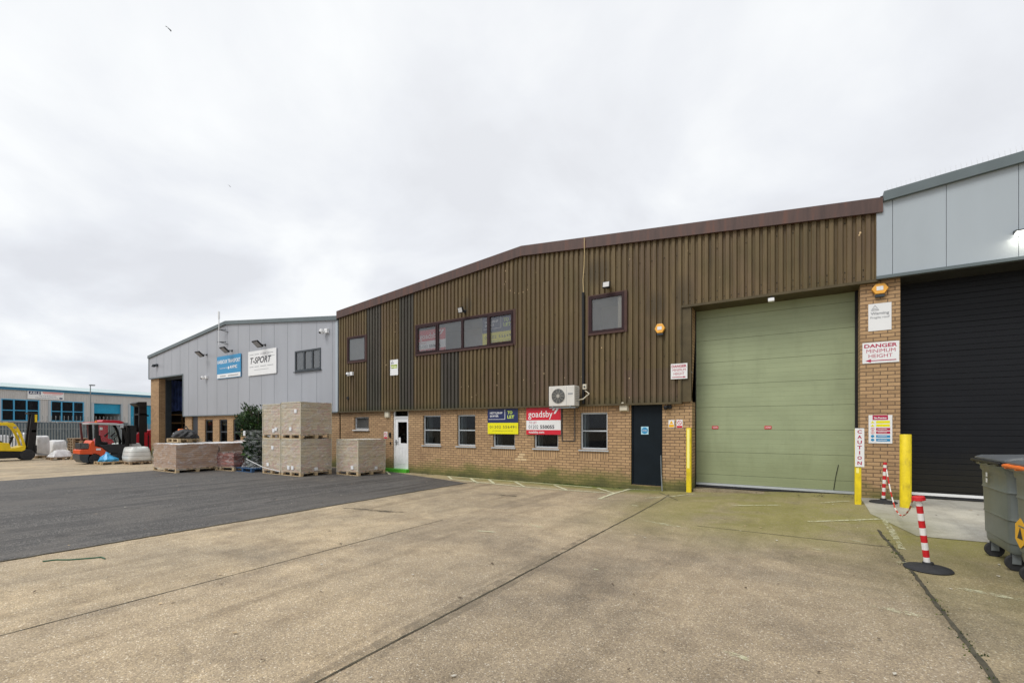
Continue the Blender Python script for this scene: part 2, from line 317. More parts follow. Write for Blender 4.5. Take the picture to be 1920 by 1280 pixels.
def concrete(name, mode='yard'):
    t = MT(name); v = t.co('Object')
    vo = t.n('ShaderNodeTexVoronoi'); vo.inputs['Scale'].default_value = 118; t.L.new(v, vo.inputs['Vector'])
    vs = t.n('ShaderNodeSeparateColor'); t.L.new(vo.outputs['Color'], vs.inputs[0])
    A = mode == 'apron'
    sx = t.n('ShaderNodeSeparateXYZ'); t.L.new(v, sx.inputs[0]); X, Y = sx.outputs[0], sx.outputs[1]
    if A: base = [(.0, (.40, .39, .34, 1)), (.5, (.46, .45, .40, 1)), (1.0, (.52, .51, .46, 1))]
    else: base = [(.0, (.165, .132, .088, 1)), (.24, (.300, .243, .170, 1)), (.66, (.388, .312, .221, 1)), (.88, (.48, .385, .24, 1)), (.955, (.64, .54, .38, 1)), (1.0, (.80, .76, .66, 1))]
    c = t.ramp(vs.outputs[0], base)
    n0 = t.noise(v, 150, 3, .7); c = t.mix(t.ramp(n0, [(.36, .1), (.7, .55)]), c, (.345, .278, .200, 1) if not A else (.40, .39, .35, 1))
    def tone(fac, lo, hi, pts): 
        nonlocal_c = t.mix(1.0, c, t.ramp(fac, [(pts[0], lo), (pts[1], hi)]), 'MULTIPLY'); return nonlocal_c
    mid = t.noise(v, 3.2, 8, .62); c = tone(mid, (1.0, 1.0, 1.0, 1), (.80, .79, .78, 1), (.42, .68))
    big = t.noise(v, .42, 7, .62, .6); c = tone(big, (.88, .88, .88, 1), (1.22, 1.19, 1.13, 1), (.38, .62))
    dk = t.noise(t.co('Object', (1, 1, 1), (11, 4, 0)), .62, 8, .68, .5); c = tone(dk, (1.0, 1.0, 1.0, 1), (.68, .68, .70, 1), (.50, .68))
    trk = t.noise(t.co('Object', (1.6, .14, 1), (2, 9, 0)), 1.1, 6, .6, .6); c = tone(trk, (1.0, 1.0, 1.0, 1), (.74, .73, .72, 1), (.52, .66))
    sm = t.noise(t.co('Object', (1, 1, 1), (5, 1, 0)), 1.9, 9, .7); c = tone(sm, (1.0, 1.0, 1.0, 1), (1.20, 1.19, 1.17, 1), (.57, .66))
    sp2 = t.noise(t.co('Object', (1, 1, 1), (7, 2, 0)), 5.5, 8, .75); c = t.mix(t.ramp(sp2, [(.68, 0.0), (.72, .5)]), c, (.085, .068, .05, 1) if not A else (.2, .18, .14, 1))
    if not A:   # each cast bay has its own tone
        for op_, x_, cc_ in (('GREATER_THAN', -2.55, (.86, .86, .87, 1)), ('GREATER_THAN', 1.04, (.90, .91, .86, 1)), ('LESS_THAN', -5.2, (1.10, 1.10, 1.08, 1))):
            c = t.mix(t.math(op_, X, x_), c, t.mix(1.0, c, cc_, 'MULTIPLY'))
    # algae film: strongest by the wall and on the slab in front of the green door
    nz = t.noise(t.co('Object', (1, 1, 1), (3, 8, 0)), .9, 8, .62, .4)
    def mr(val, a, b):
        m = t.n('ShaderNodeMapRange'); m.interpolation_type = 'SMOOTHSTEP'; t.L.new(val, m.inputs[0]); m.inputs[1].default_value = a; m.inputs[2].default_value = b; return m.outputs[0]
    if mode == 'apron':
        am = t.math('MULTIPLY', t.math('MULTIPLY', mr(X, 2.2, .9), mr(Y, 10.8, 9.2)), .75)
    else:
        wall = mr(Y, 10.2, 11.3)
        wall = t.math('MULTIPLY', wall, mr(X, -13, -7))
        slab = t.math('MULTIPLY', t.math('MULTIPLY', mr(Y, 5.6, 9.0), mr(X, -4.2, -1.2)), mr(Y, 11.8, 10.6))
        rightside = t.math('MULTIPLY', t.math('MULTIPLY', mr(X, -.6, 2.0), mr(Y, 3.5, 7.5)), .5)
        am = t.math('MAXIMUM', t.math('MAXIMUM', wall, slab), rightside)
        am = t.math('MULTIPLY', am, t.math('MULTIPLY', t.math('ADD', nz, -.20), 3.2, clamp=True), clamp=True)
        am = t.math('MULTIPLY', am, mr(X, 40, 20))
    fine = t.ramp(t.noise(v, 22, 5, .7), [(.3, .55), (.65, 1.0)])
    am = t.math('MULTIPLY', am, fine)
    c = t.mix(t.math('MULTIPLY', am, .78), c, (.215, .210, .030, 1))
    if mode != 'apron':
        wl2 = t.math('MULTIPLY', t.math('MULTIPLY', mr(Y, 10.9, 11.35), mr(X, -9, -5)), mr(X, -2.6, -3.6))
        c = t.mix(t.math('MULTIPLY', wl2, .6), c, (.09, .13, .015, 1))
    t.col(c); t.rough(t.ramp(mid, [(.3, .72), (.7, .9)]))
    t.bump(t.math('ADD', t.math('MULTIPLY', vo.outputs['Distance'], -.8), t.math('MULTIPLY', n0, .6)), .45, .006)
    return t.m
M['yard'] = concrete('yard_concrete'); M['apron'] = concrete('apron_concrete', 'apron')
def tarmac():
    t = MT('tarmac'); v = t.co('Object')
    vo = t.n('ShaderNodeTexVoronoi'); vo.inputs['Scale'].default_value = 70; t.L.new(v, vo.inputs['Vector']); vs = t.n('ShaderNodeSeparateColor'); t.L.new(vo.outputs['Color'], vs.inputs[0])
    c = t.ramp(vs.outputs[0], [(.0, (.030, .029, .028, 1)), (.6, (.082, .078, .075, 1)), (.9, (.15, .142, .135, 1)), (1.0, (.26, .24, .22, 1))])
    st = t.noise(t.co('Object', (1.6, .13, 1)), 1.5, 8, .66); c = t.mix(t.ramp(st, [(.47, 0.0), (.56, .75)]), c, (.036, .033, .031, 1))
    s3 = t.noise(t.co('Object', (2.6, .2, 1), (5, 5, 0)), 1.6, 8, .7); c = t.mix(t.ramp(s3, [(.52, 0.0), (.64, .6)]), c, (.145, .135, .125, 1))
    bg = t.noise(v, .5, 8, .65); c = t.mix(t.ramp(bg, [(.47, 0.0), (.62, .5)]), c, (.125, .113, .100, 1))
    sp = t.noise(v, 4, 8, .8); c = t.mix(t.ramp(sp, [(.66, 0.0), (.70, .6)]), c, (.24, .21, .16, 1))
    oil = t.noise(t.co('Object', (1, .6, 1), (9, 9, 0)), 1.5, 5, .6, .8); c = t.mix(t.ramp(oil, [(.63, 0.0), (.68, .6)]), c, (.022, .021, .021, 1))
    t.col(c); t.rough(t.ramp(st, [(.35, .85), (.7, .6)])); t.bump(t.math('ADD', vo.outputs['Distance'], t.math('MULTIPLY', t.noise(v, 2.5, 5), 1.5)), .6, .008); return t.m
M['tarmac'] = tarmac()
M['joint'] = paint('joint_filler', (.062, .055, .036, 1), .9, .55, 7, bump=.4)
def margin():
    t = MT('trowelled_margin'); v = t.co('Object'); n = t.noise(v, 5, 9, .75)
    t.col(t.ramp(t.noise(v, 60, 5, .7), [(.3, (.20, .165, .118, 1)), (.7, (.31, .255, .185, 1))])); t.rough(.85)
    tr = t.n('ShaderNodeBsdfTransparent'); m = t.n('ShaderNodeMixShader'); t.L.new(t.ramp(n, [(.42, .0), (.62, .6)]), m.inputs[0]); t.L.new(tr.outputs[0], m.inputs[1]); t.L.new(t.b.outputs[0], m.inputs[2]); t.L.new(m.outputs[0], t.o.inputs[0]); return t.m
M['margin'] = margin()
def damp():
    t = MT('dark_patch'); v = t.co('Object'); n = t.noise(v, 4, 8, .7); t.col((.09, .08, .055, 1)); t.rough(.8)
    tr = t.n('ShaderNodeBsdfTransparent'); m = t.n('ShaderNodeMixShader'); t.L.new(t.ramp(n, [(.38, .0), (.62, .8)]), m.inputs[0]); t.L.new(tr.outputs[0], m.inputs[1]); t.L.new(t.b.outputs[0], m.inputs[2]); t.L.new(m.outputs[0], t.o.inputs[0]); return t.m
M['damp'] = damp()
def linepaint(lo=.36, hi=.46, op=.95):
    t = MT('worn_line_paint'); v = t.co('Object')
    n = t.noise(v, 14, 8, .75); t.col(t.ramp(t.noise(v, 30, 4), [(.3, (.56, .56, .34, 1)), (.7, (.78, .77, .58, 1))])); t.rough(.8)
    tr = t.n('ShaderNodeBsdfTransparent'); m = t.n('ShaderNodeMixShader'); t.L.new(t.ramp(n, [(lo, .0), (hi, op)]), m.inputs[0])
    t.L.new(tr.outputs[0], m.inputs[1]); t.L.new(t.b.outputs[0], m.inputs[2]); t.L.new(m.outputs[0], t.o.inputs[0]); return t.m
M['line'] = linepaint()
M['line_worn'] = linepaint(.40, .52, .8)
M['line_faint'] = linepaint(.46, .58, .6)

# ------------------------------------------------------------------ mesh builder
class MB:
    def __init__(s): s.v = []; s.f = []; s.mi = []; s.c = 0; s.T = None; s.isl = []
    def add(s, vs, fs):
        b = len(s.v); s.isl.append((b, len(s.f)))
        for p in vs:
            p = Vector(p); s.v.append(s.T @ p if s.T is not None else p)
        for f in fs: s.f.append([b+i for i in f]); s.mi.append(s.c)
        return s
    def box(s, x0, x1, y0, y1, z0, z1):
        if x0 > x1: x0, x1 = x1, x0
        if y0 > y1: y0, y1 = y1, y0
        if z0 > z1: z0, z1 = z1, z0
        return s.add([(x0, y0, z0), (x1, y0, z0), (x1, y1, z0), (x0, y1, z0), (x0, y0, z1), (x1, y0, z1), (x1, y1, z1), (x0, y1, z1)],
              [(0, 3, 2, 1), (4, 5, 6, 7), (0, 1, 5, 4), (1, 2, 6, 5), (2, 3, 7, 6), (3, 0, 4, 7)])
    def quad(s, a, b, c, d): return s.add([a, b, c, d], [(0, 1, 2, 3)])
    def prism(s, pts, d):      # pts: coplanar ring of 3d points, d: extrusion vector
        n = len(pts); d = Vector(d); a = [Vector(p) for p in pts]; b = [p+d for p in a]
        nn = Vector((0, 0, 0))
        for i in range(n): nn += a[i].cross(a[(i+1) % n])
        if nn.dot(d) > 0: a.reverse(); b.reverse()
        return s.add(a+b, [tuple(range(n)), tuple(range(2*n-1, n-1, -1))]+[(i, i+n, (i+1) % n+n, (i+1) % n) for i in range(n)])
    def cyl(s, p0, p1, r0, r1=None, seg=16, caps=True):
        r1 = r0 if r1 is None else r1; p0 = Vector(p0); p1 = Vector(p1); ax = (p1-p0).normalized()
        u = ax.orthogonal().normalized(); w_ = ax.cross(u); vs = []
        for p, r in ((p0, r0), (p1, r1)):
            for i in range(seg): a = 2*math.pi*i/seg; vs.append(p+(u*math.cos(a)+w_*math.sin(a))*r)
        fs = [(i, (i+1) % seg, (i+1) % seg+seg, i+seg) for i in range(seg)]
        if caps: fs += [tuple(range(seg-1, -1, -1)), tuple(range(seg, 2*seg))]
        return s.add(vs, fs)
    def tube(s, path, r, seg=8):
        path = [Vector(p) for p in path]; n = len(path); vs = []; up = None
        for i, p in enumerate(path):
            d = (path[min(i+1, n-1)]-path[max(i-1, 0)]).normalized()
            if up is None: up = d.orthogonal().normalized()
            up = (up - d*up.dot(d)).normalized(); w_ = d.cross(up)
            rr = r[i] if isinstance(r, (list, tuple)) else r
            for k in range(seg): a = 2*math.pi*k/seg; vs.append(p+(up*math.cos(a)+w_*math.sin(a))*rr)
        fs = [(i*seg+k, i*seg+(k+1) % seg, (i+1)*seg+(k+1) % seg, (i+1)*seg+k) for i in range(n-1) for k in range(seg)]
        fs += [tuple(range(seg-1, -1, -1)), tuple((n-1)*seg+k for k in range(seg))]
        return s.add(vs, fs)
    def lathe(s, prof, c, seg=24, axis='Z'):   # prof: (r, h)
        vs = []; c = Vector(c)
        for r, h in prof:
            for k in range(seg):
                a = 2*math.pi*k/seg; q = (r*math.cos(a), r*math.sin(a), h)
                if axis == 'Y': q = (q[0], -h, q[1])
                if axis == 'X': q = (h, q[0], q[1])
                vs.append(c+Vector(q))
        n = len(prof)
        fs = [(i*seg+k, i*seg+(k+1) % seg, (i+1)*seg+(k+1) % seg, (i+1)*seg+k) for i in range(n-1) for k in range(seg)]
        fs += [tuple(range(seg-1, -1, -1)), tuple((n-1)*seg+k for k in range(seg))]
        return s.add(vs, fs)
    def split(s, name, mats, parent=None, **k):
        '''every piece becomes a part of its own'''
        ends = s.isl[1:]+[(len(s.v), len(s.f))]; out_ = []
        for (v0, f0), (v1, f1) in zip(s.isl, ends):
            q = MB(); q.v = s.v[v0:v1]; q.f = [[i-v0 for i in f] for f in s.f[f0:f1]]; q.mi = s.mi[f0:f1]; out_.append(q.build(name, mats, parent, **k))
        return out_
    def build(s, name, mats, parent=None, local=False, smooth=False, bevel=0, bseg=2):
        me = bpy.data.meshes.new(name)
        off = Vector((0, 0, 0))
        if parent is not None and not local:
            q = parent
            while q is not None: off += q.location; q = q.parent
        me.from_pydata([tuple(p-off) for p in s.v], [], s.f)
        if not isinstance(mats, (list, tuple)): mats = [mats]
        for m in mats: me.materials.append(M[m] if isinstance(m, str) else m)
        for i, p in enumerate(me.polygons): p.material_index = min(s.mi[i], len(mats)-1)
        uv = me.uv_layers.new(name='UVMap')
        for p in me.polygons:
            n = p.normal; ax = max(range(3), key=lambda i: abs(n[i]))
            for li in p.loop_indices:
                q = s.v[me.loops[li].vertex_index]
                uv.data[li].uv = (q.y, q.z) if ax == 0 else ((q.x, q.z) if ax == 1 else (q.x, q.y))
        if smooth:
            for p in me.polygons: p.use_smooth = True
            try: me.set_sharp_from_angle(angle=R(40))
            except Exception: pass
        o = bpy.data.objects.new(name, me); col.objects.link(o)
        if parent is not None: o.parent = parent
        if bevel:
            b = o.modifiers.new('bevel', 'BEVEL'); b.width = bevel; b.segments = bseg; b.limit_method = 'ANGLE'; b.angle_limit = R(40)
        return o

def thing(name, label, cat, loc=(0, 0, 0), group=None, rotz=0):
    o = bpy.data.objects.new(name, None); col.objects.link(o); o.location = loc; o.rotation_euler = (0, 0, rotz); o.empty_display_size = .2
    o['label'] = label; o['category'] = cat
    if group: o['group'] = group
    return o
def tag(o, label, cat, group=None):
    o['label'] = label; o['category'] = cat
    if group: o['group'] = group
    return o
def struct(o, kind='structure'): o['kind'] = kind; return o

def text(mb, s, x0, x1, z0, z1, y, bold=0.0, shear=0.0, d=None, spacing=1.0):
    """lettering fitted into a rectangle on a wall facing -y (or along d from point tuple x0 = origin)"""
    cu = bpy.data.curves.new('t', 'FONT'); cu.body = s; cu.size = 1; cu.offset = bold; cu.shear = shear; cu.resolution_u = 3; cu.space_character = spacing
    ob = bpy.data.objects.new('t', cu); col.objects.link(ob)
    dg = bpy.context.evaluated_depsgraph_get(); me = bpy.data.meshes.new_from_object(ob.evaluated_get(dg))
    vs = [v.co.copy() for v in me.vertices]; fs = [list(p.vertices) for p in me.polygons]
    bpy.data.objects.remove(ob); bpy.data.curves.remove(cu); bpy.data.meshes.remove(me)
    if not vs: return
    ax, bx = min(v.x for v in vs), max(v.x for v in vs); az, bz = min(v.y for v in vs), max(v.y for v in vs)
    o = []
    for v in vs:
        X = x0+(v.x-ax)/(bx-ax)*(x1-x0); Z = z0+(v.y-az)/(bz-az)*(z1-z0)
        if d is None: o.append((X, y, Z))
        else: o.append(d(X, Z))
    mb.add(o, fs)

# ------------------------------------------------------------------ ground
def fr(a, b, st):
    n = int(round((b-a)/st)); return [a+(b-a)*i/n for i in range(n+1)]
xs = [-900, -400, -200, -120, -80, -60, -50, -42, -36] + fr(-30, 6, .25) + [8, 12, 20, 50, 120, 400, 900]
ys = [-600, -200, -80, -30, -12, -6, -3] + fr(0, 13, .25) + [16, 22, 30, 45, 80, 160, 400, 900]
g = MB(); nx = len(xs)
g.add([(x, y, gz(x, y)) for y in ys for x in xs], [(j*nx+i, j*nx+i+1, (j+1)*nx+i+1, (j+1)*nx+i) for j in range(len(ys)-1) for i in range(nx-1)])
struct(g.build('ground', 'yard', smooth=True))
def strip(pts, w0, h, step=.15, jit=0.0):
    """a ribbon on the ground along world points"""
    mb = MB(); vs = []; L_ = []
    for (a, b) in zip(pts[:-1], pts[1:]):
        a = Vector((a[0], a[1], 0)); b = Vector((b[0], b[1], 0)); n = max(2, int((b-a).length/step)); d = (b-a).normalized(); s_ = Vector((-d.y, d.x, 0))
        for i in range(n+1 if b is pts[-1] else n+1):
            p = a+(b-a)*i/n; c_ = s_*random.uniform(-jit, jit); ww = w0/2*(1+random.uniform(-.25, .25)*(jit > 0)*(w0 < .1))
            L_.append((p+c_+s_*ww, p+c_-s_*ww))
    for a, b in L_: vs += [(a.x, a.y, gz(a.x, a.y)+h), (b.x, b.y, gz(b.x, b.y)+h)]
    mb.add(vs, [(2*i+1, 2*i+3, 2*i+2, 2*i) for i in range(len(L_)-1)])
    return mb
# tarmac bay across the yard
tb = MB(); ny = 90; cols = 26
for j in range(ny+1):
    y = -40+(11.42+40)*(j/ny)**.5
    xr = -8.02+.02*math.sin(y*3.1)+.015*math.sin(y*9.7)
    if y > 10.3: xr = -8.05-(y-10.3)*4.0
    xl = -20.2+.03*math.sin(y*2.3)
    for i in range(cols+1):
        x = xl+(xr-xl)*i/cols; tb.v.append(Vector((x, y, gz(x, y)+.006)))
for j in range(ny):
    for i in range(cols): a = j*(cols+1)+i; tb.f.append([a, a+1, a+cols+2, a+cols+1]); tb.mi.append(0)
struct(tb.build('tarmac_road', 'tarmac'))
# lighter apron in front of the black shutter
ap = MB(); A_ = [G(1616, 947), G(1655, 975)]
def apl(y): return .98 + max(0, (9.6-y))*0.32 if y > 0 else 0
ysA = fr(8.65, 12.05, .2)
for y in ysA:
    xl = 1.02 if y > 9.85 else 1.02+(9.85-y)*.33
    for i in range(31):
        x = xl+(6-xl)*i/30; ap.v.append(Vector((x, y+ (0 if y > 8.7 else .03*math.sin(x*3)), gz(x, y)+.006)))
for j in range(len(ysA)-1):
    for i in range(30): a = j*31+i; ap.f.append([a, a+1, a+32, a+31]); ap.mi.append(0)
struct(ap.build('apron_slab', 'apron'))
for nm, pts, wd, h, mt, jt in [
    ('slab_joint', [(-2.56, -6), (-2.56, 1.5), (-2.54, 4), (-2.55, 7), (-2.53, 10.0), (-2.57, 10.9)], .016, .007, 'joint', .003),
    ('slab_joint', [(-5.2, -6), (-5.18, 2.0), (-5.2, 6.0)], .012, .004, 'joint', .003),
    ('slab_joint', [(1.03, -6), (1.04, 4), (1.05, 7.4), (1.0, 8.8)], .036, .005, 'joint', .007),
    ('tarmac_seam', [(-8.02, -6), (-8.01, 3), (-8.03, 10.3)], .045, .009, 'joint', .014),
    ('slab_joint', [(-1.4, 7.82), (1.02, 7.80)], .014, .004, 'joint', .003),
    ('slab_joint', [(-2.9, 11.25), (-2.2, 10.1)], .02, .004, 'joint', .003),
    ('joint_margin', [(-2.63, -6), (-2.63, 1.5), (-2.62, 4), (-2.60, 6.5)], .11, .003, 'margin', .002),
    ('joint_margin', [(-2.49, -6), (-2.49, 1.5), (-2.49, 4.6)], .08, .003, 'margin', .004),
]:
    struct(strip(pts, wd, h, .12, jt).build(nm, mt))
def pl(pxs, wd, h=.0105, name='painted_line', mt='line'):
    pts = [G(*q) for q in pxs]; struct(strip([(p.x, p.y) for p in pts], wd, h, .12, .004).build(name, mt))
for q in ([(722, 881.5), (731, 889)], [(840, 893), (848, 898.5)], [(882, 897), (896, 905.5)], [(916, 898.5), (927, 907)], [(966, 903.5), (983, 912)],
          [(1039, 909.5), (1063, 918.5)], [(1120, 915), (1152, 924.5)], [(1181, 917), (1150, 925.5), (1124, 935)]): pl(q, .07)
pl([(850, 899), (925, 907), (985, 913), (1062, 919), (1152, 925)], .075)
pl([(845, 893.5), (900, 898), (1000, 905), (1110, 914)], .06)
for q in ([(1180, 917), (1240, 919.5)], [(1210, 934), (1257, 931), (1302, 926)], [(1372, 948), (1464, 947)], [(1540, 943), (1592, 939.5)],
          [(1515, 978), (1600, 975.5), (1656, 973)], [(1120, 936), (1143, 935)]): pl(q, .05, mt='line_worn')
for q in ([(1656, 973), (1672, 995), (1692, 1030)], ): pl(q, .07, mt='line_faint')
for q in ([(896, 995.5), (928, 998)], [(1185, 947), (1197, 949)]): pl(q, .035, name='paint_mark')
def blob(name, c, rx, ry, mat, h=.0045, n=22, ang=0):
    mb = MB(); pts = []
    for k in range(n):
        a = 2*math.pi*k/n; r = 1+random.uniform(-.28, .28); x = rx*r*math.cos(a); y = ry*r*math.sin(a)
        X = c.x+x*math.cos(ang)-y*math.sin(ang); Y = c.y+x*math.sin(ang)+y*math.cos(ang); pts.append((X, Y, gz(X, Y)+h))
    mb.add(pts, [tuple(range(n))]); return struct(mb.build(name, mat))
blob('dark_stain', G(952, 929), .28, .10, 'damp')
for px, py, rx_, ry_ in ((1690, 1147, .17, .05), (1852, 1113, .22, .05), (1610, 1015, .10, .03), (1535, 1030, .08, .04), (1250, 983, .35, .05), (1120, 1068, .05, .02), (1700, 1056, .1, .05), (1382, 1230, .1, .03), (1000, 985, .2, .04)): blob('paint_scuff', G(px, py), rx_, ry_, 'line_faint', .0055, ang=-.25)
for k in range(6): blob('dark_stain', G(660+16*k, 953+[0, 1, 2.5, 4.5, 6, 6.5][k]), .20, .05, 'damp', .0045+.001*k, ang=.4)

# ------------------------------------------------------------------ building helpers
YB, YC = 11.55, 11.44   # brick face, outermost face of the cladding
def holes_wall(mb, x0, x1, z0, z1, holes, y, depth):
    """flat wall facing -y with rectangular holes and their reveals"""
    X = sorted({x0, x1} | {v for h in holes for v in h[:2]}); Z = sorted({z0, z1} | {v for h in holes for v in h[2:4]})
    X = [v for v in X if x0 <= v <= x1]; Z = [v for v in Z if z0 <= v <= z1]
    for i in range(len(X)-1):
        for j in range(len(Z)-1):
            cx, cz = (X[i]+X[i+1])/2, (Z[j]+Z[j+1])/2
            if any(h[0] < cx < h[1] and h[2] < cz < h[3] for h in holes): continue
            mb.quad((X[i], y, Z[j]), (X[i+1], y, Z[j]), (X[i+1], y, Z[j+1]), (X[i], y, Z[j+1]))
    for h in holes:
        a, b, c, d = h[:4]; dd = h[4] if len(h) > 4 else depth
        c2 = max(c, z0); d2 = min(d, z1)
        mb.quad((a, y, c2), (a, y+dd, c2), (a, y+dd, d2), (a, y, d2)); mb.quad((b, y+dd, c2), (b, y, c2), (b, y, d2), (b, y+dd, d2))
        if d < z1: mb.quad((a, y, d), (a, y+dd, d), (b, y+dd, d), (b, y, d))
        if c > z0: mb.quad((a, y+dd, c), (a, y, c), (b, y, c), (b, y+dd, c))
def room(parent, a, b, c, d, y, depth, mat='void', name='interior', floor=None):
    mb = MB(); e_ = .25
    a -= e_; b += e_; d += .1
    mb.quad((a, y+depth, c), (b, y+depth, c), (b, y+depth, d), (a, y+depth, d)); mb.quad((a, y, c), (a, y+depth, c), (a, y+depth, d), (a, y, d))
    mb.quad((b, y+depth, c), (b, y, c), (b, y, d), (b, y+depth, d)); mb.quad((a, y, d), (a, y+depth, d), (b, y+depth, d), (b, y, d)); mb.quad((a, y+depth, c), (a, y, c), (b, y, c), (b, y+depth, c))
    # front returns, so no light leaks round the opening
    return mb.build(name, mat, parent)
def frame(mb, a, b, c, d, y0, y1, w, bars_x=(), bars_z=(), wb=None):
    wb = wb or w
    mb.box(a, a+w, y0, y1, c, d); mb.box(b-w, b, y0, y1, c, d); mb.box(a+w, b-w, y0, y1, c, c+w); mb.box(a+w, b-w, y0, y1, d-w, d)
    for x in bars_x: mb.box(x-wb/2, x+wb/2, y0+.002, y1-.002, c+w, d-w)
    xs_ = [a+w] + [v for x in bars_x for v in (x-wb/2, x+wb/2)] + [b-w]
    for z in bars_z:
        for i in range(0, len(xs_), 2): mb.box(xs_[i], xs_[i+1], y0+.004, y1-.004, z-wb/2, z+wb/2)
def window(parent, a, b, c, d, y, mat, gl, w=.05, bx=(), bz=(), sill=None, sillmat='alu', wb=None, label=None, sy=.12):
    f_ = MB(); frame(f_, a, b, c, d, y, y+.06, w, bx, bz, wb); fo = f_.build('window', mat, parent, bevel=.004)
    if label: fo['label'] = label
    p_ = MB(); p_.quad((a+w*.5, y+.035, c+w*.5), (b-w*.5, y+.035, c+w*.5), (b-w*.5, y+.035, d-w*.5), (a+w*.5, y+.035, d-w*.5)); p_.build('pane', gl, fo)
    if sill:
        s_ = MB(); s_.prism([(a-.04, y-sy, c-.045), (a-.04, y-sy, c-.015), (a-.04, y+.02, c-.001), (a-.04, y+.02, c-.045)], (b-a+.08, 0, 0)); s_.build('sill', sillmat, fo)
    return fo
def gable(mb, x0, xr, x1, z0, zr, z1, y0, y1):
    """roof sheet of a shallow double pitch, ridge running away from the viewer"""
    mb.quad((x0, y0, z0), (xr, y0, zr), (xr, y1, zr), (x0, y1, z0)); mb.quad((xr, y0, zr), (x1, y0, z1), (x1, y1, z1), (xr, y1, zr))
def shell(mb, x0, xr, x1, z0, zr, z1, y0, y1, zb=-.4):
    mb.quad((x0, y1, zb), (x0, y0, zb), (x0, y0, z0), (x0, y1, z0)); mb.quad((x1, y0, zb), (x1, y1, zb), (x1, y1, z1), (x1, y0, z1))
    mb.add([(x1, y1, zb), (x0, y1, zb), (x0, y1, z0), (xr, y1, zr), (x1, y1, z1)], [(0, 1, 2, 3, 4)])
def sectional(parent, x0, x1, z0, z1, y, mat, pitch, first, name, label=None, rail='alu', gap_=.0003, bv=.0016):
    mb = MB(); z = z1-first; zt = z1; n = 0
    while zt > z0+.01:
        zb = max(z, z0); ns_ = max(1, round((zt-zb)/.109))
        for k in range(ns_): mb.box(x0, x1, y, y+.05, zb+(zt-zb)*k/ns_+(.0026 if k == 0 else gap_), zb+(zt-zb)*(k+1)/ns_-(.0026 if k == ns_-1 else gap_))
        zt = zb; z = zb-pitch
    bk = mb.build(name, mat, parent, bevel=bv, bseg=1)
    if label: bk['label'] = label
    g_ = MB(); g_.box(x0, x1, y+.02, y+.045, z0, z1); g_.build('panel_backing', 'black', bk)
    r_ = MB(); r_.box(x0, x1, y-.012, y+.05, z0-.055, z0-.002); r_.build('bottom_rail', rail, bk)
    q_ = MB(); q_.box(x0, x1, y-.004, y+.04, z0-.11, z0-.057); q_.build('rubber_seal', 'rubber', bk)
    return bk

# ------------------------------------------------------------------ 1. brown warehouse
x0, xr, x1 = -15.30, -6.88, 1.31
ZL, ZR, ZE = 6.12, 6.88, 6.09        # roof edge heights (top of fascia) left eave, ridge, right eave
main = thing('warehouse', 'brown corrugated warehouse over yellow brick with green shutter door, middle of the row', 'warehouse', (-7, 11.6, 0))
def ztop(x): return ZL+(ZR-ZL)*(x-x0)/(xr-x0) if x < xr else ZR+(ZE-ZR)*(x-xr)/(x1-xr)
XG0, XG1 = -2.19, 1.03                # green door opening
ZK = 2.20; ZG = 4.51
XL0 = PX(1279)                        # left end of the lintel
gw = []                               # ground-floor windows
for a, b in ((793, 826), (857, 891), (924, 965), (1001, 1046.5), (1088, 1139)): gw.append((PX(a, YB), PX(b, YB), .99, 1.99, .14))
sw_ = (PX(664, YB), PX(691.5, YB), 1.50, 1.98, .14)
wd = (PX(737, YB), PX(765.5, YB), .10, 2.22, .12)
fd = (PX(1183, YB), PX(1242, YB), .12, 2.22, .12)
bw = MB(); holes = gw+[sw_, wd, fd]
holes_wall(bw, x0+.02, XG0, -.5, ZK+.05, holes, YB, .14)
# door pier beside the green shutter, then the brick reveal
bw.quad((XG0, YB, -.5), (XG0, YB+.55, -.5), (XG0, YB+.55, ZG), (XG0, YB, ZK+.05))
bw.quad((XG0, YB+.02, ZK), (XG0, YB+.55, ZK), (XG0, YB+.55, ZG), (XG0, YB+.02, ZG))
bw.build('brick_wall', 'brick', main)
pr = MB(); XP1 = PX(1688, YB)
pr.box(XG1, XP1, YB, YB+.62, -.5, ZG+.02); pr.build('brick_pier', 'brick', main)
sc_ = MB()
for a, b, c, d, _ in gw:
    sc_.quad((a-.05, YB-.003, d), (b+.05, YB-.003, d), (b+.05, YB-.003, ZK), (a-.05, YB-.003, ZK)); sc_.quad((a-.02, YB-.003, c-.25), (b+.02, YB-.003, c-.25), (b+.02, YB-.003, c-.035), (a-.02, YB-.003, c-.035))
a, b, c, d, _ = sw_; sc_.quad((a-.05, YB-.003, d), (b+.05, YB-.003, d), (b+.05, YB-.003, ZK), (a-.05, YB-.003, ZK))
a, b, c, d, _ = fd; sc_.quad((a, YB+.03, gz(a, 11)-.1), (b, YB+.03, gz(a, 11)-.1), (b, YB+.03, c), (a, YB+.03, c)); sc_.quad((a, YB+.03, c), (b, YB+.03, c), (b, YB+.12, c+.001), (a, YB+.12, c+.001))
sc_.split('soldier_course', 'soldier', main)
pb = MB()
for (px, py) in ((979, 852), (976, 857.5), (971, 862.5), (982, 862.5)):
    q = P(px, py, YB); zc_ = round((q.z-.0375)/.075)*.075+.0375; pb.box(q.x-.095, q.x+.095, YB-.004, YB+.02, zc_-.03, zc_+.03)
pb.split('replaced_brick', 'pale_brick', main)
# upper windows
uA = (PX(654), PX(687.5), 4.08, 5.02); uB = (PX(782), PX(965), 4.07, 5.06); uC = (PX(1106), PX(1172), 4.09, 5.08)
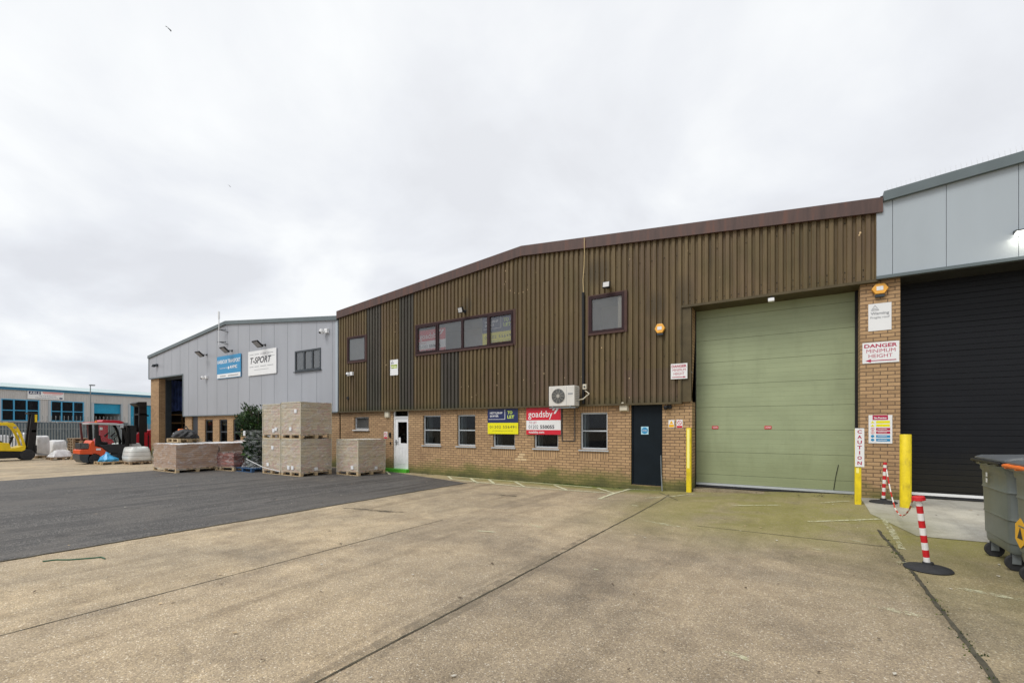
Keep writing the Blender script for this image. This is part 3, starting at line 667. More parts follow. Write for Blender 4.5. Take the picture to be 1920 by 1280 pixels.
# corrugated sheeting
def corr(name, mat, parts, y_out=YC, dep=.048):
    mb = MB()
    for (xa, xb, zlo, zhi) in parts:
        k0 = math.floor(xa/.15)-1; prof = []
        k = k0
        while k*.15 < xb+.2:
            b_ = k*.15; prof += [(b_, y_out+dep), (b_+.046, y_out+dep), (b_+.062, y_out), (b_+.134, y_out)]; k += 1
        def yy(x):
            for p, q in zip(prof[:-1], prof[1:]):
                if p[0] <= x <= q[0]: return p[1]+(q[1]-p[1])*(x-p[0])/max(1e-9, q[0]-p[0])
            return y_out
        cuts = sorted({xa, xb} | {p[0] for p in prof if xa < p[0] < xb} | {v for u in (uA, uB, uC) for v in u[:2] if xa < v < xb} | ({xr} if xa < xr < xb else set()))
        for p, q in zip(cuts[:-1], cuts[1:]):
            m_x = (p+q)/2; iv = [(zlo, None)]
            segs = []
            cur = zlo; hs = sorted([u[2:] for u in (uA, uB, uC) if u[0] < m_x < u[1]])
            for c_, d_ in hs:
                if cur < c_ and (zhi is None or c_ <= zhi): segs.append((cur, c_)); cur = d_
                elif zlo < d_ and (zhi is None or zlo < d_): cur = max(cur, d_)
            segs.append((cur, zhi))
            for c_, d_ in segs:
                t0 = ztop(p)-.2 if d_ is None else d_; t1 = ztop(q)-.2 if d_ is None else d_
                if t0 <= c_: continue
                mb.quad((p, yy(p), c_), (q, yy(q), c_), (q, yy(q), t1), (p, yy(p), t0))
    return mb.build(name, mat, main)
d1, d2, d3, d4 = PX(689), PX(716), PX(751), PX(777)
e1, e2 = PX(827), PX(863)
corr('corrugated_cladding', 'clad', [(x0+.03, d1, ZK, None), (d2, d3, ZK, None), (d4, e1, ZK, None), (e1, e2, 4.5, None), (e2, XL0, ZK, None), (XL0, x1-.02, ZG, None)])
corr('corrugated_cladding', 'clad_dark', [(d1, d2, ZK, None), (d3, d4, ZK, None), (e1, e2, ZK, 4.5)])['label'] = 'darker grey replacement sheets in the brown cladding'
corr('overlapping_sheet', 'clad_lap', [(PX(967), PX(1090), ZK, 3.93)], y_out=YC-.006); corr('overlapping_sheet', 'clad_lap', [(PX(1102), PX(1270), ZK, 3.05)], y_out=YC-.006)
fk = MB(); rnd = random.Random(21)
for px, py, s_ in ((948, 508, 10), (948, 528, 8), (946, 533, 7), (957, 545, 9), (965, 549, 8), (973, 550, 8), (981, 548, 9), (989, 543, 8), (1005, 511, 5), (1181, 486, 8), (865, 725, 9), (879, 724, 8), (932, 722, 10), (934, 700, 7), (885, 744, 10), (893, 740, 7), (982, 712, 7), (1003, 718, 6), (1020, 700, 9), (1059, 708, 8), (1018, 665, 9), (1017, 645, 6), (1128, 652, 10), (1180, 709, 10), (1180, 745, 8), (743, 580, 8), (743, 606, 7), (741, 622, 7), (733, 640, 10), (734, 752, 6), (1613, 437, 14), (1611, 441, 10), (968, 695, 6), (955, 724, 6), (1090, 706, 6), (724, 684, 12), (900, 655, 7), (1040, 655, 6), (1350, 520, 5), (1290, 470, 5)):
    q = P(px, py, YC-.002); a_ = s_*.0016
    n_ = 7; fk.prism([(q.x+a_*rnd.uniform(.5, 1.1)*math.cos(6.283*k/n_), YC-.008, q.z+a_*rnd.uniform(.6, 1.6)*math.sin(6.283*k/n_)) for k in range(n_)], (0, .002, 0))
fk.build('filler_spots', 'pale_brick', main)['kind'] = 'stuff'
tr = MB()  # drip trims, corner trims, window flashings
tr.box(x0+.02, XL0, YC-.012, YB-.002, ZK-.045, ZK+.004); tr.box(XL0, x1, YC-.012, YB+.55, ZG-.05, ZG+.004)
tr.box(XL0-.03, XL0, YC-.014, YC+.06, ZK, ZG-.051); tr.box(XL0+.002, XG0, YC+.02, YC+.06, ZK, ZG-.05)
tr.split('drip_trim', paint('olive_trim', (.085, .066, .034, 1), .6, .25, 3, spec=.3), main)
wf = MB()
for u in (uA, uB, uC):
    a, b, c, d = u
    wf.box(a-.03, a, YC-.008, YC+.052, c-.05, d+.03); wf.box(b, b+.07, YC-.008, YC+.052, c-.05, d+.03)
    wf.box(a-.07, b+.11, YC-.03, YC+.04, c-.05, c-.002) if False else wf.box(a, b, YC-.03, YC+.05, c-.05, c)
    wf.box(a, b, YC-.004, YC+.05, d, d+.03)
wf.split('window_flashing', paint('plum_flashing', (.072, .036, .030, 1), .55, .2, 5, spec=.3), main)
# bolts on the sheets
bo = MB()
for z in (2.35, 3.35, 4.75, 5.75):
    x = x0+.17
    while x < x1-.1:
        if not any(u[0]-.1 < x < u[1]+.1 and u[2]-.1 < z < u[3]+.1 for u in (uA, uB, uC)) and not (x > XL0-.05 and z < ZG+.1) and z < ztop(x)-.35 and random.random() < .8:
            xx = math.floor(x/.15)*.15+.024; yy_ = YC+.048
            bo.cyl((xx, yy_, z+random.uniform(-.02, .02)), (xx, yy_-.009, z), .011, .009, 6)
        x += .3
x = XL0+.1
while x < x1-.1:
    bo.cyl((math.floor(x/.15)*.15+.024, YC+.048, ZG+.1), (math.floor(x/.15)*.15+.024, YC+.044, ZG+.1), .013, .01, 6); x += .15
bo.build('sheet_bolts', 'black', main)['kind'] = 'stuff'
fa = MB()
for (p, q) in ((x0-.02, xr), (xr, x1+.06)):
    zp = ztop(p); zq = ztop(q)
    fa.prism([(p, YC-.06, zp-.29), (q, YC-.06, zq-.29), (q, YC-.06, zq), (p, YC-.06, zp)], (0, .16, 0))
fa.build('fascia', 'fascia', main)
rf = MB(); gable(rf, x0, xr, x1, ZL-.03, ZR-.03, ZE-.03, YC+.05, 45); rf.build('roof', 'rooffelt', main)
sh = MB(); shell(sh, x0, xr, x1, ZL-.05, ZR-.05, ZE-.05, YB+.7, 45); sh.build('rear_walls', 'clad', main)
# windows
for i, (a, b, c, d, _) in enumerate(gw):
    window(main, a, b, c, d, YB+.06, 'alu', 'glass', .045, bz=((c+d)/2,), sill=True, wb=.035, sy=.10)
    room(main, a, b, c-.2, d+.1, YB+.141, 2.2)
    bl = MB(); bl.box(a+.05, a+.09, YB+.16, YB+.40, c, d); bl.build('window_reveal', 'alu', main)
a, b, c, d, _ = sw_
window(main, a, b, c, d, YB+.06, 'alu', 'glass_up', .045, sill=True, sillmat='white'); room(main, a, b, c, d, YB+.141, .6, 'roomgrey')
wA = window(main, *uA, YC+.0, 'plum', 'glass_up', .06); room(main, *uA, YC+.07, 1.1, 'roomgrey')
aB, bB, cB, dB = uB
wB = window(main, *uB, YC+.0, 'plum', 'glass_up', .06, bx=[PX(v) for v in (822, 868.5, 917)], wb=.085); room(main, *uB, YC+.07, 1.7, 'roomgrey')
wC = window(main, *uC, YC+.0, 'plum', 'glass_up', .075); room(main, *uC, YC+.07, 1.5, 'roomgrey')
bl = MB(); bl.box(uC[1]-.20, uC[1]-.09, YC+.10, YC+.14, uC[2]+.03, uC[3]-.04); bl.build('blind', 'cream', wC)
# casement edges inside opening lights
cs = MB()
for (p, q) in ((aB+.05, PX(822)-.03), (PX(917)+.03, bB-.05)): frame(cs, p, q, cB+.055, dB-.055, YC-.012, YC+.03, .04)
cs.split('casement', 'plum', wB)
# white entrance door
a, b, c, d, _ = wd; dm = MB(); yd = YB+.035
frame(dm, a, b, c, d, yd, yd+.07, .06, bz=(1.97,) if False else ()) if False else frame(dm, a, b, c, d, yd, yd+.07, .055)
dm.box(a+.055, b-.055, yd, yd+.07, 1.90, 1.98)
dr = dm.build('entrance_door', 'white', main, bevel=.004); dr['label'] = 'white panelled door with narrow glazing'
lf = MB(); la, lb = a+.062, b-.062; ga, gb = la+.13, lb-.05
lf.box(la, ga, yd+.012, yd+.055, c+.02, 1.89); lf.box(gb, lb, yd+.012, yd+.055, c+.02, 1.89); lf.box(ga, gb, yd+.012, yd+.055, 1.77, 1.89); lf.box(ga, gb, yd+.012, yd+.055, c+.02, 1.02)
for k in range(3): lf.box(ga-.03+k*.15, ga+.07+k*.15, yd+.004, yd+.012, .28, .90)
lf.build('door_leaf', 'white', dr, bevel=.004)
gp = MB(); gp.quad((ga, yd+.03, 1.02), (gb, yd+.03, 1.02), (gb, yd+.03, 1.77), (ga, yd+.03, 1.77)); gp.quad((a+.055, yd+.03, 1.98), (b-.055, yd+.03, 1.98), (b-.055, yd+.03, d-.055), (a+.055, yd+.03, d-.055)); gp.build('door_glass', 'glass', dr)
hd = MB(); hd.box(la+.04, la+.07, yd-.01, yd+.012, .95, 1.15); hd.box(la+.04, la+.18, yd-.045, yd-.025, 1.05, 1.075); hd.box(la+.04, la+.06, yd-.03, yd+.01, 1.05, 1.075); hd.build('handle', 'steel', dr)
tf = MB(); tf.box(ga+.02, ga+.13, yd+.02, yd+.024, 1.02, 1.22); tf.build('notice', 'sign_white', dr)
room(main, a, b, 0, 2.2, YB+.13, 1.6)
st = MB(); st.box(a-.32, b+.05, YB-.16, YB+.12, -.1, .115); st.build('door_step', 'lime', main, bevel=.006)['label'] = 'bright green painted step'
# black fire door
a, b, c, d, _ = fd; fm = MB(); frame(fm, a, b, c, d, YB+.05, YB+.12, .045); dfr = fm.build('fire_door', 'fire_door', main, bevel=.003); dfr['label'] = 'plain black steel door'
lf = MB(); lf.box(a+.05, b-.05, YB+.062, YB+.11, c+.03, d-.05); lf.build('door_leaf', 'fire_door', dfr, bevel=.003)
# green shutter
zg0 = gz(-.6, 11.8)+.12
gd = sectional(main, XG0+.01, XG1-.01, zg0, ZG+.05, YB+.48, 'green_door', .545, .30, 'sectional_door', 'sage green sectional lift door')
s_ = MB()
for px in (1341, 1440): q = P(px, 801, YB+.48); s_.box(q.x-.07, q.x+.07, YB+.472, YB+.482, q.z-.035, q.z+.035)
s_.split('sticker', 'sign_red', gd)
for px in (1341, 1440): s_ = MB(); q = P(px, 801, YB+.48); text(s_, 'WARNING' if px < 1400 else 'CAUTION', q.x-.055, q.x+.055, q.z-.018, q.z+.02, YB+.470, .01); s_.build('sticker_lettering', 'sign_white', gd)
cr_ = MB(); cr_.tube([P(1572, 871, YB+.47), P(1567, 893, YB+.47), P(1563, 918, YB+.47)], .006, 6); cr_.build('pull_cord', 'black', gd)
jm = MB(); jm.box(XG0+.0, XG0+.012, YB+.40, YB+.47, 0, ZG-.05); jm.box(XG1-.05, XG1-.002, YB+.40, YB+.47, 0, ZG-.05); jm.split('door_jamb', 'black', main)
ds = MB(); ds.box(XG0+.01, XG1-.01, YB+.05, YB+.9, -.3, gz(-.6, 11.9)-.004); ds.build('door_sill', 'yard', main)

# ------------------------------------------------------------------ 2. grey warehouse on the left
gx0, gxr, gx1 = -33.0, -23.9, -15.33
gL, gR, gE = 5.86, 6.81, 5.95
grey = thing('warehouse', 'pale grey panelled warehouse with slate trim and an open loading door at its left end', 'warehouse', (-24, 11.6, 0))
def gtop(x): return gL+(gR-gL)*(x-gx0)/(gxr-gx0) if x < gxr else gR+(gE-gR)*(x-gxr)/(gx1-gxr)
ox0, ox1 = PX(296), PX(345)
YG = 11.46
uG = (PX(555), PX(603.5), PZ(555, 697), PZ(555, 659))
cl = MB()
edges = [gx0, ox1] + [gx0+1.02*k for k in range(1, 18)] + [uG[0], uG[1], gxr, gx1]
edges = sorted(e_ for e_ in set(edges) if gx0 <= e_ <= gx1)
for p, q in zip(edges[:-1], edges[1:]):
    m_x = (p+q)/2; zlo = 4.5 if m_x < ox1 else ZK
    segs = [(zlo, None)] if not (uG[0] < m_x < uG[1]) else [(zlo, uG[2]), (uG[3], None)]
    for c, d in segs: cl.quad((p, YG, c), (q, YG, c), (q, YG, gtop(q)-.1 if d is None else d), (p, YG, gtop(p)-.1 if d is None else d))
cl.build('panel_cladding', 'grey_panel', grey)
sm = MB()
for k in range(1, 18):
    x = gx0+1.02*k
    if x > gx1-.2: break
    zlo = 4.5 if x < ox1 else ZK
    if uG[0] < x < uG[1]: sm.box(x-.009, x+.009, YG-.003, YG, zlo, uG[2]-.08); sm.box(x-.009, x+.009, YG-.003, YG, uG[3]+.03, gtop(x)-.2)
    else: sm.box(x-.009, x+.009, YG-.003, YG, zlo, gtop(x)-.2)
sm.split('panel_seam', 'seam', grey)
fa = MB()
for p, q in ((gx0-.05, gxr), (gxr, gx1)):
    fa.prism([(p, YG-.07, gtop(p)-.17), (q, YG-.07, gtop(q)-.17), (q, YG-.07, gtop(q)), (p, YG-.07, gtop(p))], (0, .15, 0))
fa.box(ox1, gx1, YG-.02, YB, ZK-.04, ZK+.004); fa.box(gx0-.04, ox1, YG-.02, YB+.3, 4.44, 4.504)
fa.box(gx0-.05, gx0, YG-.02, YG+.1, 4.5, gL-.17); fa.box(ox1-.06, ox1+.02, YG-.015, YB+.3, ZK, 4.44)
fa.split('edge_trim', 'trim_grey', grey)
ct = MB(); ct.box(gx1-.14, gx1-.001, YG-.012, YG+.05, ZK, gE-.172); ct.build('corner_trim', 'light_panel', grey)
gwin = [(PX(384, YB), PX(399, YB)), (PX(411, YB), PX(426, YB)), (PX(437, YB), PX(451, YB))]
gdr = (PX(359.5, YB), PX(371, YB), -.5, 2.2, .15)
gh = [(a, b, .55, 1.98, .14) for a, b in gwin]
gb_ = MB(); holes_wall(gb_, ox1, gx1-.02, -.6, ZK+.02, gh+[gdr], YB, .14)
gb_.build('brick_wall', 'brick', grey); gb_ = MB(); gb_.box(gx0, ox0, YB, YB+.32, -.6, 4.48); gb_.build('brick_pier', 'brick', grey)
for a, b in gwin:
    window(grey, a, b, .55, 1.98, YB+.05, 'anthracite', 'glass', .07, bz=(1.35,), sill=True, sillmat='anthracite')
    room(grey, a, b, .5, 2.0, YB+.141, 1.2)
a, b = gdr[:2]; dg_ = MB(); dg_.box(a+.01, b-.01, YB+.06, YB+.1, -.3, 2.19); dg_.box(a+.06, b-.06, YB+.05, YB+.06, .1, 2.0); dg_.build('side_door', 'anthracite', grey)
fw = window(grey, uG[0], uG[1], uG[2], uG[3], YG-.02, 'anthracite', 'glass_up', .07, bx=[PX(572), PX(587.5)], wb=.09, sill=True, sillmat='anthracite', sy=.05)
room(grey, *uG, YG+.045, .5, 'roomgrey')
# loading bay: dark jamb, interior, blue strip curtain
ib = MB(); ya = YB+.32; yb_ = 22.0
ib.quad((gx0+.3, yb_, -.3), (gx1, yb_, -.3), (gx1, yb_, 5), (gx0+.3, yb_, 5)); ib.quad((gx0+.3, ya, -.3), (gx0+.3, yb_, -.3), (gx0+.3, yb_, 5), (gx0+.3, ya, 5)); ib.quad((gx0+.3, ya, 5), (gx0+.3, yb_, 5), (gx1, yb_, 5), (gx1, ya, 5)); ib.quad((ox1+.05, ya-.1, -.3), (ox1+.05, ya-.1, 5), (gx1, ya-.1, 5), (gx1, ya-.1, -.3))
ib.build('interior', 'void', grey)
jb = MB(); jb.box(ox0-.01, ox0+.10, YB+.32, YB+.6, -.3, 4.5); jb.box(ox0+.1, ox1, YB+.34, YB+.5, 4.36, 4.5); jb.build('door_frame', 'anthracite', grey)
cu_ = MB(); nn = 50
for k in range(nn):
    p = 12.3+k*.08; q = p+.08; x_ = lambda y: gx0+.42+.06*math.sin(y*11)+.04*math.sin(y*23)
    cu_.quad((x_(p), p, 2.55+.05*math.sin(p*5)), (x_(q), q, 2.55+.05*math.sin(q*5)), (x_(q), q, 4.45), (x_(p), p, 4.45))
cu_.build('strip_curtain', 'skyblue_curtain', grey)
rk = MB()
for z in (.4, 1.1, 1.8, 2.3): rk.box(gx0+.35, gx0+.8, 12.3, 16.2, z, z+.08)
for y in (12.3, 13.0, 13.7, 14.6, 15.6): rk.box(gx0+.32, gx0+.42, y, y+.08, -.2, 2.4)
for k in range(9): rk.box(gx0+.4, gx0+.75, 12.4+k*.4, 12.68+k*.4, .48+(k%3)*.7, .8+(k%3)*.7)
rk.build('racking', paint('rack_brown', (.20, .12, .05, 1), .7, .3), grey)
rf = MB(); gable(rf, gx0, gxr, gx1, gL-.03, gR-.03, gE-.03, YG+.05, 45); rf.build('roof', 'rooffelt', grey)
sh = MB(); shell(sh, gx0, gxr, gx1, gL-.05, gR-.05, gE-.05, YB+.9, 45); sh.build('rear_walls', 'grey_panel', grey)

# ------------------------------------------------------------------ 3. light warehouse on the right
rx0, rxr, rx1 = 1.34, 9.6, 17.9
rwh = thing('warehouse', 'pale blue-grey panelled warehouse with black shutter at the right edge', 'warehouse', (9, 11.6, 0))
r0, rR = 6.17, 6.96
def rtop(x): return r0+(rR-r0)*(x-rx0)/(rxr-rx0) if x < rxr else rR-(rR-r0)*(x-rxr)/(rx1-rxr)
YR = 11.42; xc0 = PX(1643, YR)
cl = MB(); cuts = [xc0, 1.52]+[2.29+.93*k for k in range(0, 17)]+[rxr, rx1]; cuts = sorted(c for c in cuts if c <= rx1)
for p, q in zip(cuts[:-1], cuts[1:]):
    cl.add([(p+.004, YR, 4.56), (q-.004, YR, 4.56), (q-.004, YR, rtop(q)-.1), (p+.004, YR, rtop(p)-.1), (p+.004, YR+.05, 4.56), (q-.004, YR+.05, 4.56), (q-.004, YR+.05, rtop(q)-.1), (p+.004, YR+.05, rtop(p)-.1)],
           [(0, 1, 2, 3), (0, 3, 7, 4), (1, 5, 6, 2), (0, 4, 5, 1)])
cl.build('panel_cladding', 'light_panel', rwh)
bkp = MB(); bkp.prism([(xc0, YR+.03, 4.58), (rx1, YR+.03, 4.58), (rx1, YR+.03, rtop(rx1)-.12), (rxr, YR+.03, rR-.12), (xc0, YR+.03, rtop(xc0)-.12)], (0, .12, 0)); bkp.build('panel_backing', 'seam', rwh)
fa = MB()
for p, q in ((rx0+.04, rxr), (rxr, rx1)):
    fa.prism([(p, YR-.08, rtop(p)-.185), (q, YR-.08, rtop(q)-.185), (q, YR-.08, rtop(q)), (p, YR-.08, rtop(p))], (0, .16, 0))
fa.box(xc0, rx1, YR-.03, YR+.06, 4.50, 4.558)
fa.split('edge_trim', 'trim_grey', rwh)
so = MB(); so.box(XP1, rx1, YR+.061, YB+.7, 4.49, 4.552); so.build('soffit', paint('dark_soffit', (.035, .035, .03, 1), .6, .2), rwh)
zk0 = gz(3, 12)+.12
sectional(rwh, XP1+.02, 6.6, zk0, 4.6, YB+.55, 'black_door', .55, .42, 'sectional_door', 'black ribbed sectional lift door', rail='white', gap_=.0008, bv=.004)
kb = MB(); kb.box(XP1, XP1+.02, YB+.45, YB+.6, 0, 4.49); kb.split('door_jamb', 'black', rwh)
rp = MB(); rp.box(6.6, rx1, YB, YB+.6, -.5, 4.49); rp.build('brick_wall', 'brick', rwh)
rf = MB(); gable(rf, rx0, rxr, rx1, r0-.03, rR-.03, r0-.03, YR+.05, 45); rf.build('roof', 'rooffelt', rwh)
sh = MB(); shell(sh, rx0, rxr, rx1, r0-.05, rR-.05, r0-.05, YB+.8, 45); sh.build('rear_walls', 'light_panel', rwh)
# bird spikes along its roof edge
sp = MB(); x = rx0+.1
while x < 6:
    z = rtop(x)
    for dx, dy in ((-.02, -.03), (.015, .03), (.0, 0)): sp.cyl((x, YR-.02, z), (x+dx, YR-.02+dy, z+.12), .0016, .0008, 4, caps=False)
    x += .07
for k in range(10): pass
sp.prism([(rx0+.1, YR-.04, rtop(rx0+.1)+.001), (6, YR-.04, rtop(6)+.001), (6, YR-.04, rtop(6)+.008), (rx0+.1, YR-.04, rtop(rx0+.1)+.008)], (0, .04, 0))
tag(sp.build('bird_spikes', paint('clear_spikes', (.7, .72, .75, 1), .3, .05)), 'thin pale bird spikes along the slate roof edge of the right warehouse', 'bird spikes')
# lit wall lamp
lx = PX(1913, YR); lz = PZ(1903, 437, YR)
lamp = thing('wall_lamp', 'lit slim wall lamp on the pale panels at the right edge', 'lamp', (lx, YR, lz))
mb = MB(); mb.prism([(lx-.09, YR-.002, lz+.035), (lx-.09, YR-.002, lz-.03), (lx-.09, YR-.13, lz-.005), (lx-.09, YR-.13, lz+.015)], (.42, 0, 0)); mb.build('lamp_housing', 'anthracite', lamp)
mb = MB(); mb.prism([(lx-.07, YR-.012, lz-.032), (lx-.07, YR-.012, lz-.042), (lx-.07, YR-.11, lz-.022), (lx-.07, YR-.11, lz-.012)], (.38, 0, 0)); mb.build('lamp_diffuser', 'glow', lamp)
ld = bpy.data.lights.new('lamp_light', 'AREA'); ld.shape = 'RECTANGLE'; ld.size = .38; ld.size_y = .08; ld.energy = 5; ld.color = (1, .9, .7)
lo = bpy.data.objects.new('lamp_light', ld); col.objects.link(lo); lo.parent = lamp; lo.location = (.12, -.06, -.055); lo.rotation_euler = (R(-25), 0, 0)

# ------------------------------------------------------------------ wall-mounted things
def board(name, label, cat, a, b, c, d, y, mat, thick=.012, group=None):
    t_ = thing(name, label, cat, ((a+b)/2, y, (c+d)/2), group)
    mb = MB(); mb.box(a, b, y-thick, y, c, d); mb.build('board', mat, t_, bevel=.002); return t_
def RC(xl, xr_, yt, yb, Y):   # rectangle from its left edge
    return PX(xl, Y), PX(xr_, Y), PZ(xl, yb, Y), PZ(xl, yt, Y)
def face(t_, name, mat, rects, y, texts=(), th=.0012):
    mb = MB()
    for (a, b, c, d) in rects: mb.box(a, b, y-th, y+.0, c, d)
    for tx in texts: text(mb, *tx[:5], y-th, *(tx[5:] if len(tx) > 5 else ()))
    return mb.build(name, mat, t_)
# red agents board
Yb = YC-.02
def red_board(a, b, c, d, Y, label):
    t_ = board('letting_board', label, 'sign', a, b, c, d, Y, 'sign_white'); w_, h_ = b-a, d-c; y = Y-.013
    U = lambda u: a+w_*u; V = lambda v: c+h_*v
    face(t_, 'red_panels', 'sign_red', [(a, b, V(.515), d), (a, b, c, V(.165))], y)
    face(t_, 'white_lettering', 'sign_white', [], y-.003, [('goadsby', U(.06), U(.77), V(.55), V(.855), .008), ('goadsby.com', U(.07), U(.53), V(.02), V(.135), .02)])
    mb = MB(); mb.prism([(U(.76), y-.003, V(.86)), (U(.82), y-.003, V(.86)), (U(.84), y-.003, V(.95)), (U(.78), y-.003, V(.95))], (0, -.001, 0)); mb.prism([(U(.80), y-.003, V(.74)), (U(.85), y-.003, V(.74)), (U(.95), y-.003, V(.93)), (U(.88), y-.003, V(.93))], (0, -.001, 0)); mb.build('tick_mark', 'sign_white', t_)
    face(t_, 'dark_lettering', 'sign_ink', [], y, [('01202', U(.07), U(.36), V(.21), V(.34), -.004), ('550055', U(.41), U(.82), V(.21), V(.34), .028)])
    face(t_, 'crimson_lettering', 'sign_crimson', [], y, [('TO LET', U(.08), U(.31), V(.39), V(.47), .0)])
    return t_
red_board(*RC(987, 1051.5, 763, 814, YB-.04), YB-.03, 'red and white letting board below the air conditioning unit')
def navy_board(a, b, c, d, Y, label):
    t_ = board('letting_board', label, 'sign', a, b, c, d, Y, 'sign_yellow'); w_, h_ = b-a, d-c; y = Y-.013
    U = lambda u: a+w_*u; V = lambda v: c+h_*v
    face(t_, 'navy_panel', 'sign_navy', [(a, b, V(.43), d)], y)
    face(t_, 'white_lettering', 'sign_white', [(U(.57), U(.585), V(.57), V(.94)), (U(.03), U(.585), V(.555), V(.57))], y-.003, [('NETTLESHIP', U(.08), U(.50), V(.77), V(.845), .025), ('SAWYER', U(.08), U(.37), V(.65), V(.725), .025)])
    face(t_, 'lime_lettering', 'sign_lime', [], y-.003, [('TO', U(.66), U(.82), V(.76), V(.88), .03), ('LET', U(.66), U(.88), V(.59), V(.71), .03)])
    face(t_, 'dark_lettering', 'sign_ink', [], y, [('01202 556491', U(.07), U(.94), V(.22), V(.32), .0, 0, None, 1.15), ('nettleshipsawyer.co.uk', U(.16), U(.84), V(.10), V(.14), -.005)])
    return t_
navy_board(*RC(914.5, 971.5, 765, 813, YB-.04), YB-.03, 'navy and yellow letting board over the third ground floor window')
# the same boards standing inside the long upper window
red_board(PX(784.5, YC+.09), PX(836, YC+.09), 4.11, 4.88, YC+.09, 'red and white letting board inside the left panes of the long upper window')
navy_board(PX(905, YC+.09), PX(966, YC+.09), 4.12, 5.00, YC+.09, 'navy and yellow letting board inside the right panes of the long upper window')

# blue and white signs on the grey warehouse
Y = YG-.02
a, b, c, d = RC(408, 452.5, 669.5, 710.5, Y); t_ = board('business_sign', 'blue business sign with white band, left of the white sign', 'sign', a, b, c, d, Y, 'sign_blue', .03); w_, h_ = b-a, d-c
face(t_, 'white_band', 'sign_white', [(a+.02, b-.02, c+.02, c+h_*.2)], Y-.031, [('HARBOUR TRANSPORT', a+w_*.02, b-w_*.02, c+h_*.66, c+h_*.83, .02), ('THE HOME OF', a+w_*.12, a+w_*.44, c+h_*.43, c+h_*.48, .01), ('AWMC', a+w_*.55, a+w_*.86, c+h_*.40, c+h_*.54, .03)])
face(t_, 'contact_lines', 'sign_grey', [(a+w_*.14, a+w_*.38, c+h_*.08, c+h_*.12), (a+w_*.48, a+w_*.9, c+h_*.08, c+h_*.12)], Y-.0335)
mb = MB(); mb.cyl((a+w_*.50, Y-.031, c+h_*.45), (a+w_*.50, Y-.033, c+h_*.45), .07, seg=16); mb.build('emblem', 'sign_white', t_)
a, b, c, d = RC(466.5, 519, 660, 705, Y); t_ = board('business_sign', 'white business sign with black slanted lettering', 'sign', a, b, c, d, Y, 'sign_white', .03); w_, h_ = b-a, d-c
face(t_, 'black_lettering', 'sign_ink', [], Y-.031, [('T-SPORT', a+w_*.08, a+w_*.84, c+h_*.48, c+h_*.74, .02, .25)])
face(t_, 'small_lines', 'sign_grey', [(a+w_*u0, a+w_*u1, c+h_*v, c+h_*(v+.022)) for v in (.84, .34) for u0, u1 in ((.05, .2), (.24, .4), (.45, .66), (.7, .9))]+[(a+w_*.85, a+w_*.95, c+h_*.71, c+h_*.725), (a+w_*.22, a+w_*.74, c+h_*.21, c+h_*.225)], Y-.031)
def arrow(mb, a, b, z, y, left):
    s_ = .016
    if left: mb.prism([(a, y, z), (a+.09, y, z-.035), (a+.09, y, z+.035)], (0, -.001, 0)); mb.box(a+.09, b, y-.001, y, z-s_/2, z+s_/2)
    else: mb.prism([(b, y, z), (b-.06, y, z-.022), (b-.06, y, z+.022)], (0, -.001, 0)); mb.box(a, b-.06, y-.001, y, z-s_/2, z+s_/2)
for (xl, xr_, yt, yb, Y, left, lab, h) in ((1617, 1686, 643.5, 682, YB-.002, True, 'danger minimum height sign with a left arrow on the brick pier', 0), (1258, 1289, 682.5, 711, YC-.018, False, 'danger minimum height sign with a right arrow on the brown cladding', 0)):
    a, b, c, d = RC(xl, xr_, yt, yb, Y); t_ = board('danger_sign', lab, 'sign', a, b, c, d, Y, 'sign_white', .01); w_, h_ = b-a, d-c; y = Y-.011
    mb = MB()
    text(mb, 'DANGER', a+w_*.05, a+w_*.95, c+h_*.74, c+h_*.92, y, .03); text(mb, 'MINIMUM', a+w_*.11, a+w_*.9, c+h_*.5, c+h_*.67, y, 0); text(mb, 'HEIGHT', a+w_*.17, a+w_*.82, c+h_*.26, c+h_*.43, y, 0)
    arrow(mb, a+w_*.08, a+w_*.92, c+h_*.12, y, left); mb.build('crimson_lettering', 'sign_crimson', t_)
for (xl, xr_, yt, yb, Y, lab) in ((1628, 1671.5, 571, 621.5, YB-.002, 'white fragile roof warning sign on the brick pier'), (732, 746.5, 675, 704, YC-.004, 'small white fragile roof warning sign with yellow bands on the brown cladding')):
    a, b, c, d = RC(xl, xr_, yt, yb, Y); t_ = board('warning_sign', lab, 'sign', a, b, c, d, Y, 'sign_white', .01); w_, h_ = b-a, d-c; y = Y-.011
    if xl < 1000: face(t_, 'yellow_bands', 'sign_lime', [(a+w_*.08, b-w_*.08, c+h_*.57, c+h_*.68), (a+w_*.2, b-w_*.08, c+h_*.45, c+h_*.53)], y)
    mb = MB(); text(mb, 'Warning', a+w_*.10, a+w_*.90, c+h_*.56, c+h_*.69, y-.002, .022); text(mb, 'Fragile roof', a+w_*.09, a+w_*.92, c+h_*.43, c+h_*.53, y-.002, .006)
    tx0, tx1, tz0, tz1 = a+w_*.13, a+w_*.45, c+h_*.76, c+h_*.94; th = w_*.022
    A3, B3, C3 = Vector((tx0, y-.002, tz0)), Vector((tx1, y-.002, tz0)), Vector(((tx0+tx1)/2, y-.002, tz1))
    for p, q in ((A3, B3), (B3, C3), (C3, A3)): mb.tube([p, q], th/2, 4)
    cc_ = (A3+B3+C3)/3; mb.tube([cc_+Vector((-.3*(tx1-tx0), 0, -.1*h_*.2)), cc_, cc_+Vector((.08*w_, 0, -.3*h_*.1))], th/2, 4); mb.build('black_lettering', 'sign_grey' if xl > 1000 else 'sign_ink', t_)
